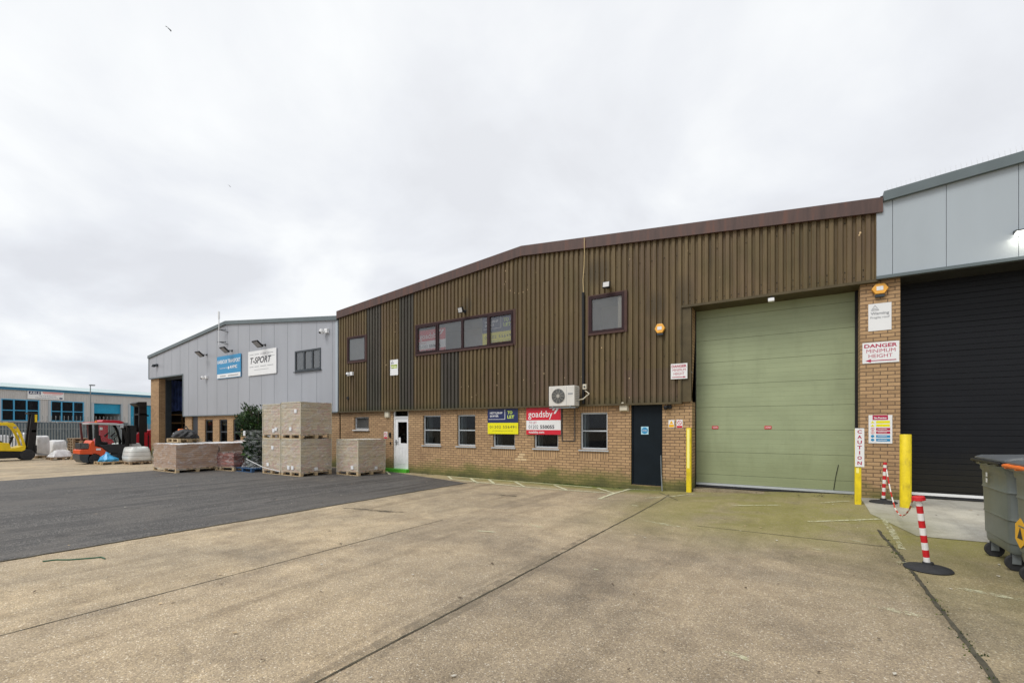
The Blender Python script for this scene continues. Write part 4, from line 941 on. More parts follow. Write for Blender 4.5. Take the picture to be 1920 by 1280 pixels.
# site rules board
Y = YB-.002; a, b, c, d = RC(1628.5, 1673, 778, 830.5, Y); t_ = board('safety_board', 'white site safety board with yellow, red and blue bars on the brick pier', 'sign', a, b, c, d, Y, 'sign_white', .01); w_, h_ = b-a, d-c; y = Y-.011
U = lambda u: a+w_*u; V = lambda v: c+h_*v
face(t_, 'title_bar', 'sign_crimson', [(U(.17), U(.82), V(.83), V(.995))], y); face(t_, 'red_bar', 'sign_crimson', [(U(.32), U(.91), V(.46), V(.55))], y); face(t_, 'red_bar', 'sign_crimson', [(U(.32), U(.91), V(.34), V(.43))], y)
face(t_, 'yellow_bars', 'sign_yellow', [(U(.32), U(.9), V(.71), V(.8)), (U(.32), U(.9), V(.59), V(.68))], y)
face(t_, 'blue_bars', 'sign_blue', [(U(.32), U(.91), V(.205), V(.295)), (U(.32), U(.91), V(.075), V(.17))], y)
mb = MB(); text(mb, 'Site Premises', U(.23), U(.76), V(.865), V(.935), y-.003, .03)
for v in (.51, .385, .25, .122):
    mb.box(U(.38), U(.78), y-.003, y-.002, V(v-.008), V(v+.008))
mb.build('white_lettering', 'sign_white', t_)
mb = MB()
for v in (.25, .122): mb.cyl((U(.17), y, V(v)), (U(.17), y-.001, V(v)), w_*.075, seg=18)
mb.build('blue_discs', 'sign_blue', t_)
mb = MB()
for v in (.51, .385):
    pts = [Vector((U(.17)+w_*.07*math.cos(k*math.pi/9), y-.001, V(v)+w_*.07*math.sin(k*math.pi/9))) for k in range(19)]; mb.tube(pts, .003, 4); mb.tube([pts[4], pts[13]], .003, 4)
mb.build('red_rings', 'sign_red', t_)
mb = MB()
for v in (.755, .635): mb.prism([(U(.09), y, V(v-.04)), (U(.25), y, V(v-.04)), (U(.17), y, V(v+.045))], (0, -.001, 0))
mb.build('yellow_triangles', 'sign_yellow', t_)
# small door-side signs
for (xl, xr_, yt, yb, Y, kind, lab) in ((1202, 1216, 799.5, 814, YB+.06, 'blue', 'square blue disc keep locked sign on the black fire door'),
        (1253.5, 1264.5, 787, 801.5, YB-.001, 'yellow', 'small yellow triangle warning sign right of the black fire door'), (1268.5, 1280, 786.5, 802, YB-.001, 'red', 'small red prohibition sign right of the yellow triangle sign'),
        (720, 726.5, 809, 822, YB-.001, 'red', 'small red and white sign left of the white entrance door')):
    a, b, c, d = RC(xl, xr_, yt, yb, Y); t_ = board('notice_sign', lab, 'sign', a, b, c, d, Y, 'sign_white' if kind != 'blue' else 'sign_sky', .006); w_, h_ = b-a, d-c; y = Y-.007; cx, cz = (a+b)/2, c+h_*(.5 if kind == 'blue' else .64)
    if kind == 'blue':
        mb = MB(); mb.cyl((cx, y, cz), (cx, y-.001, cz), w_*.43, seg=28); mb.build('disc', 'sign_blue', t_); face(t_, 'lettering', 'sign_white', [], y-.002, [('Fire door', cx-w_*.3, cx+w_*.3, cz+h_*.02, cz+h_*.15, .02), ('keep locked', cx-w_*.36, cx+w_*.36, cz-h_*.14, cz-h_*.03, .02)])
    elif kind == 'yellow':
        mb = MB(); mb.prism([(cx-w_*.32, y, cz-h_*.14), (cx+w_*.32, y, cz-h_*.14), (cx, y, cz+h_*.28)], (0, -.001, 0)); mb.box(a+.01, b-.01, y-.001, y, c+h_*.06, c+h_*.42); mb.build('yellow_panel', 'amber', t_)
    else:
        mb = MB(); pts = [Vector((cx+w_*.33*math.cos(k*math.pi/10), y-.001, cz+w_*.33*math.sin(k*math.pi/10))) for k in range(21)]; mb.tube(pts, w_*.04, 4); mb.tube([pts[7], pts[17]], w_*.04, 4); mb.box(a+.008, b-.008, y-.001, y, c+h_*.03, c+h_*.27); mb.build('red_marks', 'sign_red', t_)

# alarm boxes (amber hexagons)
for (px, py, Y, rw, rh, lab) in ((1650, 541, YB, .135, .115, 'amber hexagonal alarm box at the top of the brick pier'), (1237, 615.5, YC, .125, .125, 'amber hexagonal alarm box on the brown cladding')):
    q = P(px, py, Y-.06); t_ = thing('alarm_box', lab, 'alarm box', (q.x, Y, q.z), 'amber alarm boxes')
    hexa = [(q.x+rw*cx_, Y-.075, q.z+rh*cz_) for cx_, cz_ in ((1, 0), (.5, .9), (-.5, .9), (-1, 0), (-.5, -.9), (.5, -.9))]
    mb = MB(); mb.prism(hexa, (0, .075, 0)); mb.build('cover', 'amber_box', t_, bevel=.012)
    mb = MB(); mb.box(q.x-.055, q.x+.05, Y-.079, Y-.074, q.z-.035, q.z+.045); mb.box(q.x-.01, q.x+.01, Y-.081, Y-.079, q.z-.003, q.z+.012); mb.build('badge', 'sign_white', t_)
    mb = MB(); mb.box(q.x-.075, q.x+.075, Y-.06, Y-.005, q.z-.115-.05, q.z-rh*.9); mb.build('strobe', 'anthracite', t_, bevel=.01)
# floodlights
def flood(px, py, Y, s_, lens, lab, grp, tilt=35, turn=0, dist=.22):
    q = P(px, py, Y-dist); t_ = thing('floodlight', lab, 'floodlight', (q.x, Y, q.z), grp)
    br = MB(); br.box(q.x-.02, q.x+.02, Y-dist, Y, q.z-.015, q.z+.015); br.box(q.x-.05, q.x+.05, Y-.012, Y, q.z-.05, q.z+.05); br.build('bracket', 'black', t_)
    T = Matrix.Translation((q.x, Y-dist, q.z)) @ Matrix.Rotation(R(turn), 4, 'Z') @ Matrix.Rotation(R(-tilt), 4, 'X')
    mb = MB(); mb.T = T; mb.box(-s_*.62, s_*.62, -.03, .03, -s_*.5, s_*.5)
    for k in range(7): mb.box(-s_*.5+k*s_*.16, -s_*.47+k*s_*.16, .03, .05, -s_*.4, s_*.4)
    mb.build('lamp_body', 'black', t_, bevel=.004)
    mb = MB(); mb.T = T; mb.box(-s_*.5, s_*.5, -.034, -.0305, -s_*.4, s_*.4); mb.build('lens', lens, t_)
flood(864, 581, YC, .17, 'lens', 'small black floodlight above the long upper window', 'small floodlights on the brown cladding', -15, -10)
flood(1137, 534, YC, .16, 'lens', 'small black floodlight above the square upper window', 'small floodlights on the brown cladding', 10, 0, .16)
flood(374, 663.5, YG, .34, 'sign_grey', 'black floodlight left of the blue business sign', 'large floodlights on the grey warehouse', -50, 0, .35)
flood(421, 655.5, YG, .34, 'sign_grey', 'black floodlight above the blue business sign', 'large floodlights on the grey warehouse', -50, 0, .35)
flood(483, 644.5, YG, .36, 'sign_grey', 'black floodlight above the white business sign', 'large floodlights on the grey warehouse', -50, 0, .35)
q = P(1446, 561, YC-.02); t_ = thing('floodlight', 'small white lamp under the lintel of the green door', 'lamp', (q.x, YC, q.z)); mb = MB(); mb.box(q.x-.06, q.x+.06, YC-.04, YC+.06, q.z-.045, q.z+.03); mb.build('lamp_body', 'white', t_, bevel=.01); mb = MB(); mb.box(q.x-.015, q.x+.015, YC, YC+.03, q.z+.03, ZG-.05); mb.build('bracket', 'black', t_)
# cameras, vents, bulkheads
def camera_dome(px, py, Y, lab, s_=1.0, mat='white'):
    q = P(px, py, Y-.08); t_ = thing('security_camera', lab, 'security camera', (q.x, Y, q.z), 'security cameras on the walls')
    mb = MB(); mb.box(q.x-.01*s_, q.x+.11*s_, Y-.07*s_, Y, q.z-.05*s_, q.z+.07*s_); mb.build('mount', mat, t_, bevel=.008)
    mb = MB(); mb.lathe([(.0005, .06), (.05, .06), (.062, .02), (.06, -.03), (.04, -.062), (.0005, -.07)], (0, 0, 0), 14)
    for i in range(len(mb.v)): mb.v[i] = mb.v[i]*s_+Vector((q.x-.05*s_, Y-.11*s_, q.z-.01*s_))
    mb.build('dome', mat, t_, smooth=True)
    mb = MB(); mb.cyl((q.x-.05*s_, Y-.12*s_, q.z-.03*s_), (q.x-.05*s_, Y-.185*s_, q.z-.05*s_), .028*s_, .024*s_, 10); mb.build('lens', 'black', t_)
camera_dome(656, 701, YC, 'white security camera below the leftmost upper window of the brown cladding', 1.15)
camera_dome(609, 621, YG, 'white security camera near the right top corner of the grey warehouse', 1.5)
camera_dome(384, 707.5, YG, 'white security camera right of the open loading door', 1.3)
camera_dome(291.5, 685, YG, 'small dark security camera at the far left end of the grey warehouse', 1.3, 'anthracite')
camera_dome(1251.5, 763, YB, 'small black camera on the brick right of the fire door', .8, 'black')
for px, py, lab in ((726, 777, 'cream bulkhead lamp left of the white entrance door'), (1169.5, 762.5, 'cream bulkhead lamp left of the black fire door')):
    q = P(px, py, YB-.04); t_ = thing('bulkhead_lamp', lab, 'wall lamp', (q.x, YB, q.z), 'cream bulkhead lamps on the brick'); mb = MB(); mb.box(q.x-.105, q.x+.105, YB-.08, YB, q.z-.10, q.z+.12); mb.build('lamp_cover', 'cream', t_, bevel=.02, bseg=3)
    mb = MB(); mb.box(q.x-.12, q.x+.12, YB-.02, YB-.001, q.z-.115, q.z+.135); mb.build('back_plate', 'cream', t_, bevel=.006)
q = P(653, 746, YC); mb = MB(); mb.cyl((q.x, YC+.04, q.z), (q.x, YC-.03, q.z), .06, .06, 14); tag(mb.build('vent_pipe', 'black'), 'short black vent pipe poking through the cladding below the leftmost camera', 'vent')
q = P(731, 815, YB-.02); t_ = thing('door_entry_panel', 'small black entry keypad left of the white entrance door', 'keypad', (q.x, YB, q.z)); mb = MB(); mb.box(q.x-.045, q.x+.045, YB-.04, YB, q.z-.08, q.z+.08); mb.build('panel', 'black', t_, bevel=.006); mb = MB(); mb.box(q.x+.0, q.x+.04, YB-.03, YB, q.z-.33, q.z-.26); mb.build('push_button', 'black', t_)
q = P(741, 741, YC); 
# air conditioning unit
ya = YC-.16; a, b = PX(1029, ya-.32), PX(1077, ya-.32); c, d = PZ(1029, 761.5, ya-.32), PZ(1029, 724.5, ya-.32)
ac = thing('air_conditioner', 'white outdoor air conditioning unit on brackets above the red letting board', 'air conditioner', ((a+b)/2, YC, c))
mb = MB(); mb.box(a, b, ya-.32, ya, c, d); mb.build('casing', 'ac', ac, bevel=.012)
fcx = PX(1046.5, ya-.33); fcz = (c+d)/2; fr_ = (d-c)*.36
mb = MB(); mb.cyl((fcx, ya-.322, fcz), (fcx, ya-.326, fcz), fr_, seg=36); mb.build('fan_opening', 'anthracite', ac)
mb = MB()
for k in range(1, 8):
    r_ = fr_*k/7; pts = [Vector((fcx+r_*math.cos(j*math.pi/16), ya-.333, fcz+r_*math.sin(j*math.pi/16))) for j in range(33)]; mb.tube(pts, .0035, 4)
for j in range(10): an = j*math.pi/5; mb.tube([(fcx, ya-.333, fcz), (fcx+fr_*math.cos(an), ya-.333, fcz+fr_*math.sin(an))], .004, 4)
mb.cyl((fcx, ya-.33, fcz), (fcx, ya-.345, fcz), .045, seg=16); mb.build('fan_grille', paint('grille_grey', (.40, .38, .34, 1), .5, .1), ac)
mb = MB()
for k in range(9): mb.box(b+.0, b+.004, ya-.26, ya-.05, c+.12+k*.045, c+.135+k*.045)
mb.box(fcx+fr_+.09, b-.05, ya-.324, ya-.32, c+.3, c+.34); mb.box(fcx+fr_+.05, fcx+fr_+.056, ya-.323, ya-.32, c+.02, d-.02); mb.build('louvres', 'sign_grey', ac)
mb = MB()
for x in (a+.1, b-.14): mb.box(x, x+.04, ya-.34, YC+.03, c-.045, c-.006); mb.box(x, x+.04, YC-.02, YC+.03, c-.045, c+.35)
mb.box(a+.02, b+.03, ya-.33, ya-.29, c-.06, c-.03); mb.build('bracket', 'galv', ac)
mb = MB(); p0 = Vector((b+.02, ya-.1, c+.16)); mb.tube([p0, p0+Vector((.13, .0, .02)), p0+Vector((.27, .08, .16)), P(1097, 732, YC-.02)], .016, 8); mb.build('conduit', 'cream', ac)
mb = MB(); 
for px in (1053.5, 1077.5):
    x = PX(px, YB-.03); mb.tube([(x, YB-.02, c-.05), (x, YB-.02, PZ(px, 826, YB))], .012, 6)
x = PX(1064, YB-.02); mb.tube([(PX(1053.5, YB-.03), YB-.02, PZ(1053, 826, YB)), (PX(1077.5, YB-.03), YB-.02, PZ(1077, 826, YB))], .010, 6); mb.build('drain_pipe', 'anthracite', ac)
q = P(1097, 725, YC-.03); t_ = thing('junction_box', 'small cream isolator box right of the air conditioner', 'electrical box', (q.x, YC, q.z)); mb = MB(); mb.box(q.x-.055, q.x+.05, YC-.07, YC, q.z-.07, q.z+.07); mb.build('box', 'cream', t_, bevel=.006); mb = MB(); mb.cyl((q.x, YC-.07, q.z), (q.x, YC-.085, q.z), .025, seg=14); mb.build('switch', 'anthracite', t_)
# black pipe and tan cable in the middle of the cladding
xq = PX(1093.5, YC-.03)
mb = MB(); mb.tube([(xq, YC-.025, PZ(1093, 549, YC)), (xq, YC-.025, PZ(1093, 757, YC))], .038, 10); tag(mb.build('drainpipe', 'black'), 'black vertical pipe down the cladding beside the square upper window', 'pipe')
mb = MB(); mb.tube([P(1095.5, 446, YC-.10), P(1095.8, 470, YC-.075), P(1095, 500, YC-.05), P(1093.2, 525, YC-.04), P(1094, 549, YC-.04)], .011, 6); tag(mb.build('cable', 'cable'), 'thin tan cable hanging from the fascia to the black pipe', 'cable')
# bent steel strip at the fire door
mb = MB(); q0 = P(1239, 853, YB-.03); q1 = G(1241.5, 921); mb.tube([q0, P(1240, 890, YB-.05), q1+Vector((0, 0, .01))], .013, 6); tag(mb.build('steel_strip', 'galv'), 'thin grey steel strip leaning at the right edge of the black fire door', 'metal strip')
# radio pole on grey warehouse
q = P(410.5, 645, YG-.25); zt = PZ(410.5, 584, YG-.25)
t_ = thing('aerial_pole', 'thin white aerial pole bracketed to the ridge of the grey warehouse', 'aerial', (q.x, YG, q.z))
mb = MB(); mb.tube([(q.x, YG-.25, q.z-.05), (q.x, YG-.25, zt-.35)], .022, 8); mb.tube([(q.x, YG-.25, zt-.35), (q.x, YG-.25, zt)], .045, 8); mb.build('pole', 'white', t_)
mb = MB()
for zz_ in (PZ(410, 618, YG-.25), PZ(410, 641, YG-.25)): mb.tube([(q.x-.1, YG-.26, zz_), (q.x+.35, YG-.1, zz_-.01)], .02, 6); mb.tube([(q.x, YG-.25, zz_), (q.x+.38, YG, zz_-.12)], .015, 6)
mb.build('bracket', 'anthracite', t_)

# ------------------------------------------------------------------ bollards, chain posts, bins
def gp_(px, py): p = G(px, py); return Vector((p.x, p.y, gz(p.x, p.y)))
q = gp_(1292, 922); zt = CAMZ+(HORY-802)/FPX*ray(1, 1).z*0
def ztop_at(p, py, px=None):   # height over the spot p that shows at image row py
    dpt = (p-CAM).dot(FW); return CAMZ+(HORY-py)/FPX*dpt
t_ = thing('bollard', 'yellow bollard with a pale reflective strip left of the green door', 'bollard', q); h_ = ztop_at(q, 802)
mb = MB(); mb.box(q.x-.055, q.x+.055, q.y-.055, q.y+.055, q.z-.05, h_); mb.build('post', 'yellow', t_, bevel=.012)
mb = MB(); mb.box(q.x-.035, q.x+.02, q.y-.059, q.y-.056, ztop_at(q, 877), h_-.03); mb.build('reflective_strip', 'refl', t_)
q = gp_(1608.5, 944.5); h_ = ztop_at(q, 802)
t_ = thing('bollard', 'yellow bollard carrying the caution board right of the green door', 'bollard', q)
mb = MB(); mb.box(q.x-.05, q.x+.05, q.y-.05, q.y+.05, q.z-.05, h_-.02); mb.build('post', 'yellow', t_, bevel=.012)
mb = MB(); mb.box(q.x-.028, q.x+.012, q.y-.054, q.y-.051, ztop_at(q, 886), ztop_at(q, 876)); mb.build('reflective_strip', 'refl', t_)
Yc_ = q.y-.062; a, b = PX(1603, Yc_), PX(1620.5, Yc_); c, d = PZ(1603, 874.5, Yc_), PZ(1603, 802.5, Yc_)
t2 = board('caution_board', 'upright white caution board on the yellow bollard', 'sign', a, b, c, d, Yc_, 'sign_white', .008)
mb = MB(); n_ = 7
for k, ch in enumerate('CAUTION'):
    zt_ = d-(d-c)*(.045+k*.135); wch = (b-a)*(.24 if ch != 'I' else .06); cx_ = (a+b)/2; text(mb, ch, cx_-wch, cx_+wch, zt_-(d-c)*.092, zt_, Yc_-.009, .03)
mb.build('crimson_lettering', 'sign_crimson', t2)
q = gp_(1698, 951); h_ = ztop_at(q, 814)
t_ = thing('bollard', 'thick round plain yellow bollard in front of the black shutter', 'bollard', q)
mb = MB(); mb.lathe([(.083, -.05), (.083, h_-q.z-.008), (.078, h_-q.z), (.0005, h_-q.z+.003)], q, 28); mb.build('post', 'yellow', t_, smooth=True)
def stanchion(base, top, lab, r=.032, collar=False):
    t_ = thing('barrier_post', lab, 'barrier post', base, 'red and white chain posts'); ax = (top-base); L_ = ax.length; ax.normalize()
    mb = MB(); mb.lathe([(.0005, .0), (.21, .0), (.215, .012), (.20, .028), (.08, .05), (.05, .062), (.048, .085), (.0005, .086)], base, 32); mb.build('base', 'rubber', t_, smooth=True)
    n = 9; w_ = MB(); r_ = MB()
    for k in range(n):
        p = base+ax*(.06+(L_-.06)*k/n); q_ = base+ax*(.06+(L_-.06)*(k+1)/n); (w_ if k % 2 == 0 else r_).cyl(p, q_, r, seg=18, caps=(k in (0, n-1)))
    w_.split('white_band', 'sw', t_, smooth=True); r_.split('red_band', 'red', t_, smooth=True)
    mb = MB(); rr = r*(2.1 if collar else 1.15); mb.cyl(top-ax*.02, top+ax*.025, rr, rr*.9, 20); mb.build('cap', 'red', t_, bevel=.005)
    return t_
b1_ = gp_(1740, 1067); dp = (b1_-CAM).dot(FW); t1_ = CAM+RT*((1722-960)/FPX*dp)+FW*dp+Vector((0, 0, (HORY-934)/FPX*dp))
stanchion(b1_, t1_, 'red and white chain post leaning left, nearest the camera', .030, True)
b2_ = gp_(1656, 942); dp = (b2_-CAM).dot(FW); t2_ = CAM+RT*((1659.5-960)/FPX*dp)+FW*dp+Vector((0, 0, (HORY-869)/FPX*dp))
stanchion(b2_, t2_, 'red and white chain post standing against the brick pier', .028)
# chain of flat plastic links
ch = thing('plastic_chain', 'red and white plastic chain sagging between the two posts', 'chain', (b2_+b1_)/2)
def pt(px, py, fd_): return CAM+RT*((px-960)/FPX*fd_)+FW*fd_+Vector((0, 0, (HORY-py)/FPX*fd_))
d2_, d1_ = (t2_-CAM).dot(FW), (t1_-CAM).dot(FW)
ctrl = [(1662, 878, 0), (1665, 896, .05), (1671, 926, .15), (1678, 952, .3), (1684, 962, .4), (1691, 967, .5), (1698, 964, .6), (1705, 955, .72), (1711, 938, .88), (1716, 932, 1)]
path = [pt(x, y, d2_+(d1_-d2_)*f) for x, y, f in ctrl]
fine = []
for p, q_ in zip(path[:-1], path[1:]):
    for k in range(8): fine.append(p.lerp(q_, k/8))
fine.append(path[-1]); acc = 0; cur = [fine[0]]; segs = []; ln = .2
for p, q_ in zip(fine[:-1], fine[1:]):
    acc += (q_-p).length; cur.append(q_)
    if acc > ln: segs.append(cur); cur = [q_]; acc = 0
if len(cur) > 1: segs.append(cur)
wm_, rm_ = MB(), MB()
for i, s_ in enumerate(segs): (wm_ if i % 2 == 0 else rm_).tube(s_, .010, 6)
wm_.split('white_link', 'sw', ch, smooth=True); rm_.split('red_link', 'red', ch, smooth=True)

def bin4(x, y, L_, W_, lab, lidm, bar, extra=None):
    z = gz(x, y); t_ = thing('wheeled_bin', lab, 'wheelie bin', (x, y, z), 'large four wheeled bins')
    # x, y: near left corner of the rim; the bin runs L_ along x and W_ along y
    def ring(z_, inx, iny, rr): 
        pts = []; xa, xb, ya_, yb2 = x+inx, x+L_-inx, y+iny, y+W_-iny
        for cx_, cy_, a0 in ((xb-rr, yb2-rr, 0), (xa+rr, yb2-rr, 90), (xa+rr, ya_+rr, 180), (xb-rr, ya_+rr, 270)):
            for k in range(6): an = R(a0+k*18); pts.append((cx_+rr*math.cos(an), cy_+rr*math.sin(an), z+z_))
        return pts
    prof = [(.20, .080, .07, .09), (.22, .072, .06, .10), (.30, .068, .056, .10), (.31, .058, .048, .10), (.56, .054, .044, .10), (.568, .044, .034, .10), (.59, .052, .042, .10), (.86, .042, .034, .10), (.868, .032, .024, .10), (.89, .040, .032, .10), (1.06, .035, .025, .10), (1.08, .02, .01, .11), (1.13, .02, .01, .10), (1.14, -.005, -.01, .08), (1.20, -.005, -.01, .08), (1.205, .02, .02, .08)]
    mb = MB(); n = 24; vs = []
    for p_ in prof: vs += ring(*p_)
    fs = [(i*n+k, i*n+(k+1) % n, (i+1)*n+(k+1) % n, (i+1)*n+k) for i in range(len(prof)-1) for k in range(n)]+[tuple(range(n-1, -1, -1))]
    mb.add(vs, fs); mb.build('body', 'bin', t_, smooth=True)
    mb = MB(); lp = [(1.207, -.012, -.015, .06), (1.226, -.012, -.015, .06), (1.25, .03, .04, .06), (1.275, .35, .30, .05)]; vs = []
    for p_ in lp: vs += ring(*p_)
    mb.add(vs, [(i*n+k, i*n+(k+1) % n, (i+1)*n+(k+1) % n, (i+1)*n+k) for i in range(len(lp)-1) for k in range(n)]+[tuple(range(n-1, -1, -1)), tuple(range(3*n, 4*n))]); mb.build('lid', lidm, t_, smooth=True)
    mb = MB(); mb.tube([(x-.03, y+.02, z+1.185), (x-.035, y+.1, z+1.19), (x-.035, y+W_-.12, z+1.19), (x-.03, y+W_-.02, z+1.185)], .02, 8)
    for k in range(4): mb.box(x-.045, x+.0, y+.08+k*(W_-.2)/3, y+.12+k*(W_-.2)/3, z+1.16, z+1.21)
    mb.build('handle_bar', bar, t_)
    for cx_, cy_ in ((x+.13, y+.18), (x+.13, y+W_-.18), (x+L_-.26, y+.17), (x+L_-.26, y+W_-.17)):
        mb = MB(); mb.cyl((cx_, cy_-.022, z+.09), (cx_, cy_+.022, z+.09), .09, seg=22); wh = mb.build('wheel', 'rubber', t_, bevel=.008)
        mb = MB(); mb.box(cx_-.035, cx_+.035, cy_-.036, cy_-.028, z+.08, z+.235); mb.box(cx_-.035, cx_+.035, cy_+.028, cy_+.036, z+.08, z+.235); mb.box(cx_-.05, cx_+.05, cy_-.05, cy_+.05, z+.215, z+.235); mb.build('fork', 'galv', wh)
    return t_
cA = G(1858, 1040); cB = G(1905, 1070)
bx = 1.90
bn1 = bin4(bx, 7.10, 1.37, 1.02, 'dark grey wheeled bin with grey lid beside the black shutter', 'binlid', 'black')
mb = MB(); z = gz(2, 7.5)
for dz in (0, .07): mb.box(bx+.012, bx+.014, 7.72, 7.77, z+1.0-dz, z+1.05-dz)
mb.build('sticker', 'sign_white', bn1)
bn2 = bin4(bx-.02, 5.95, 1.37, 1.02, 'dark grey wheeled bin with orange bar and amber sticker, nearest at the right edge', 'binlid', 'orange')
mb = MB(); hx = bx+.032; cy_, cz_ = 6.80, z+.50; rr = .15
mb.prism([(hx, cy_+rr*math.cos(R(30+60*k)), cz_+rr*1.05*math.sin(R(30+60*k))) for k in range(6)], (-.004, 0, 0)); mb.build('hazard_sticker', 'amber', bn2)
mb = MB(); mb.prism([(hx-.005, cy_-.07, cz_-.06), (hx-.005, cy_+.07, cz_-.06), (hx-.005, cy_, cz_+.06)], (-.001, 0, 0)); mb.build('sticker_triangle', 'sign_ink', bn2)

# ------------------------------------------------------------------ pallets and goods
def pallet_mb(mb, L_, W_, z=0):
    for k in range(7): y0 = -W_/2+k*(W_-.1)/6; mb.box(-L_/2, L_/2, y0, y0+.1, z+.122, z+.144)
    for x in (-L_/2, -.05, L_/2-.1): 
        mb.box(x, x+.1, -W_/2, W_/2, z+.1, z+.121)
        for y0 in (-W_/2, -.05, W_/2-.1): mb.box(x, x+.1, y0, y0+.1, z+.022, z+.099)
    for y0 in (-W_/2, -.05, W_/2-.1): mb.box(-L_/2, L_/2, y0, y0+.1, z, z+.021)
def wrapped(x, y, z, L_, W_, H_, rot, lab, mat='crate', grp=None, top='crate_top', name='wrapped_pallet', pal='wood', seed=0, lumpy=.006, cat='wrapped pallet', corner=True, labels=1):
    t_ = thing(name, lab, cat, (x, y, z), grp, rot); rnd = random.Random(seed)
    mb = MB(); pallet_mb(mb, L_, W_); mb.build('pallet', pal, t_, local=True)
    # load with slightly uneven filmed surface
    nx_, nz_ = 10, 12; mb = MB(); h0 = .148; pts = []
    per = []
    for i in range(nx_): per.append((-L_/2+L_*i/nx_, -W_/2))
    for i in range(nx_): per.append((L_/2, -W_/2+W_*i/nx_))
    for i in range(nx_): per.append((L_/2-L_*i/nx_, W_/2))
    for i in range(nx_): per.append((-L_/2, W_/2-W_*i/nx_))
    n = len(per)
    for j in range(nz_+1):
        zz_ = h0+(H_-h0)*j/nz_
        for (px_, py_) in per:
            k = 1+rnd.uniform(-lumpy, lumpy)*1.5; pts.append((px_*k*.985, py_*k*.985, zz_+(rnd.uniform(-lumpy, lumpy) if j == nz_ else 0)))
    mb.add(pts, [(j*n+i, j*n+(i+1) % n, (j+1)*n+(i+1) % n, (j+1)*n+i) for j in range(nz_) for i in range(n)])
    ob = mb.build('load', mat, t_, local=True, smooth=lumpy > .01)
    tp = MB(); rg = [pts[nz_*n+i] for i in range(n)]; c0 = (0, 0, H_+lumpy)
    tp.add(rg+[c0], [(i, (i+1) % n, n) for i in range(n)]); 
    tp.build('top_sheet', top, t_, local=True)
    fp = []; rings = 7
    for j in range(rings):
        zz_ = .09+(H_-.09+.012)*j/(rings-1)
        for (px_, py_) in per:
            k = 1+.012+rnd.uniform(-.006, .012); fp.append((px_*k, py_*k, zz_))
    fm_ = MB(); fm_.add(fp, [(j*n+i, j*n+(i+1) % n, (j+1)*n+(i+1) % n, (j+1)*n+i) for j in range(rings-1) for i in range(n)]); fm_.build('stretch_wrap', 'wrap', t_, local=True, smooth=True)
    if corner:
        cb_ = MB(); e_ = .004
        for sx in (-1, 1):
            for sy in (-1, 1): cb_.box(sx*L_/2-sx*.03, sx*(L_/2+e_), sy*(W_/2+e_), sy*W_/2-sy*.012, .15, H_-.005)
        cb_.box(-L_/2, L_/2, -W_/2-e_, -W_/2+.02, H_-.03, H_+.004); cb_.box(-L_/2, L_/2, W_/2-.02, W_/2+e_, H_-.03, H_+.004)
        cb_.split('edge_board', 'edgeboard', t_, local=True)
    lb_ = MB()
    for k in range(labels):
        px_ = rnd.uniform(-L_*.35, L_*.3); pz_ = rnd.choice([H_*.18, H_*.22, H_*.7]); lb_.box(px_, px_+.13, -W_/2-.014, -W_/2-.008, pz_, pz_+.12)
        (lb_.box(L_/2+.008, L_/2+.014, px_*.5, px_*.5+.12, pz_*.8, pz_*.8+.1) if seed in (1, 5) and k == 0 else None)
    if labels: lb_.split('paper_label', 'sign_white', t_, local=True)
    return t_
C = G(564, 894); xR = C.x; yF = C.y; zb_ = gz(xR, yF)
gs = 'film wrapped pallets by the wall'
wL = 1.10; wD = 1.14
HB = ztop_at(Vector((xR, yF, 0)), 823)-zb_; HT = ztop_at(Vector((xR, yF, 0)), 753)-zb_-HB
wrapped(xR-wL/2, yF+wD/2, zb_, wL-.02, wD, HB, 0, 'lower right film wrapped pallet of board packs in the stack of four', grp=gs, seed=1, labels=2)
wrapped(xR-wL*1.5-.02, yF+wD/2, zb_, wL-.02, wD, HB, 0, 'lower left film wrapped pallet of board packs in the stack of four', grp=gs, seed=2, labels=2)
wrapped(xR-wL/2, yF+wD/2, zb_+HB+.006, wL-.02, wD, HT, 0, 'upper right film wrapped pallet of board packs in the stack of four', grp=gs, seed=3, labels=2)
wrapped(xR-wL*1.5-.02, yF+wD/2, zb_+HB+.006, wL-.02, wD, HT-.04, 0, 'upper left film wrapped pallet of board packs in the stack of four', grp=gs, seed=4, labels=2)
q = G(631, 889); H1 = ztop_at(q, 823)
wrapped(q.x+.55, q.y+.57, gz(q.x, q.y), 1.1, 1.14, H1, 0, 'single film wrapped pallet of board packs right of the stack, against the brick', grp=gs, seed=5)
# clay packs at left of the bay
nc = G(330, 887); rt_ = G(388, 880.5); lf_ = G(287, 882)
an = math.atan2(nc.y-lf_.y, nc.x-lf_.x); Lc = (nc-lf_).length; H2 = ztop_at(nc, 833)-gz(nc.x, nc.y)
dx = Vector((math.cos(an), math.sin(an), 0)); dy = Vector((-dx.y, dx.x, 0)); W2 = 1.35
gc = 'film wrapped clay pallets'
for i, lab in ((0, 'nearest film wrapped pallet of tan clay packs'), (1, 'middle film wrapped pallet of tan clay packs'), (2, 'rear film wrapped pallet of tan clay packs, under the black machine')):
    cpos = nc-dx*(Lc/2)+dy*(W2/2+i*(W2+.05)); wrapped(cpos.x, cpos.y, gz(cpos.x, cpos.y), Lc, W2, H2+(0, .0, .03)[i], an, lab, 'brickpack', gc, 'bag', seed=10+i, lumpy=.012, corner=False, labels=0)
q3 = nc+dy*(W2*3.0)+dx*.9
wrapped(q3.x, q3.y, gz(q3.x, q3.y), 1.5, 1.2, H2, an, 'far film wrapped pallet of tan clay packs nearest the grey warehouse windows', 'brickpack', gc, 'bag', seed=14, lumpy=.012, corner=False, labels=0)
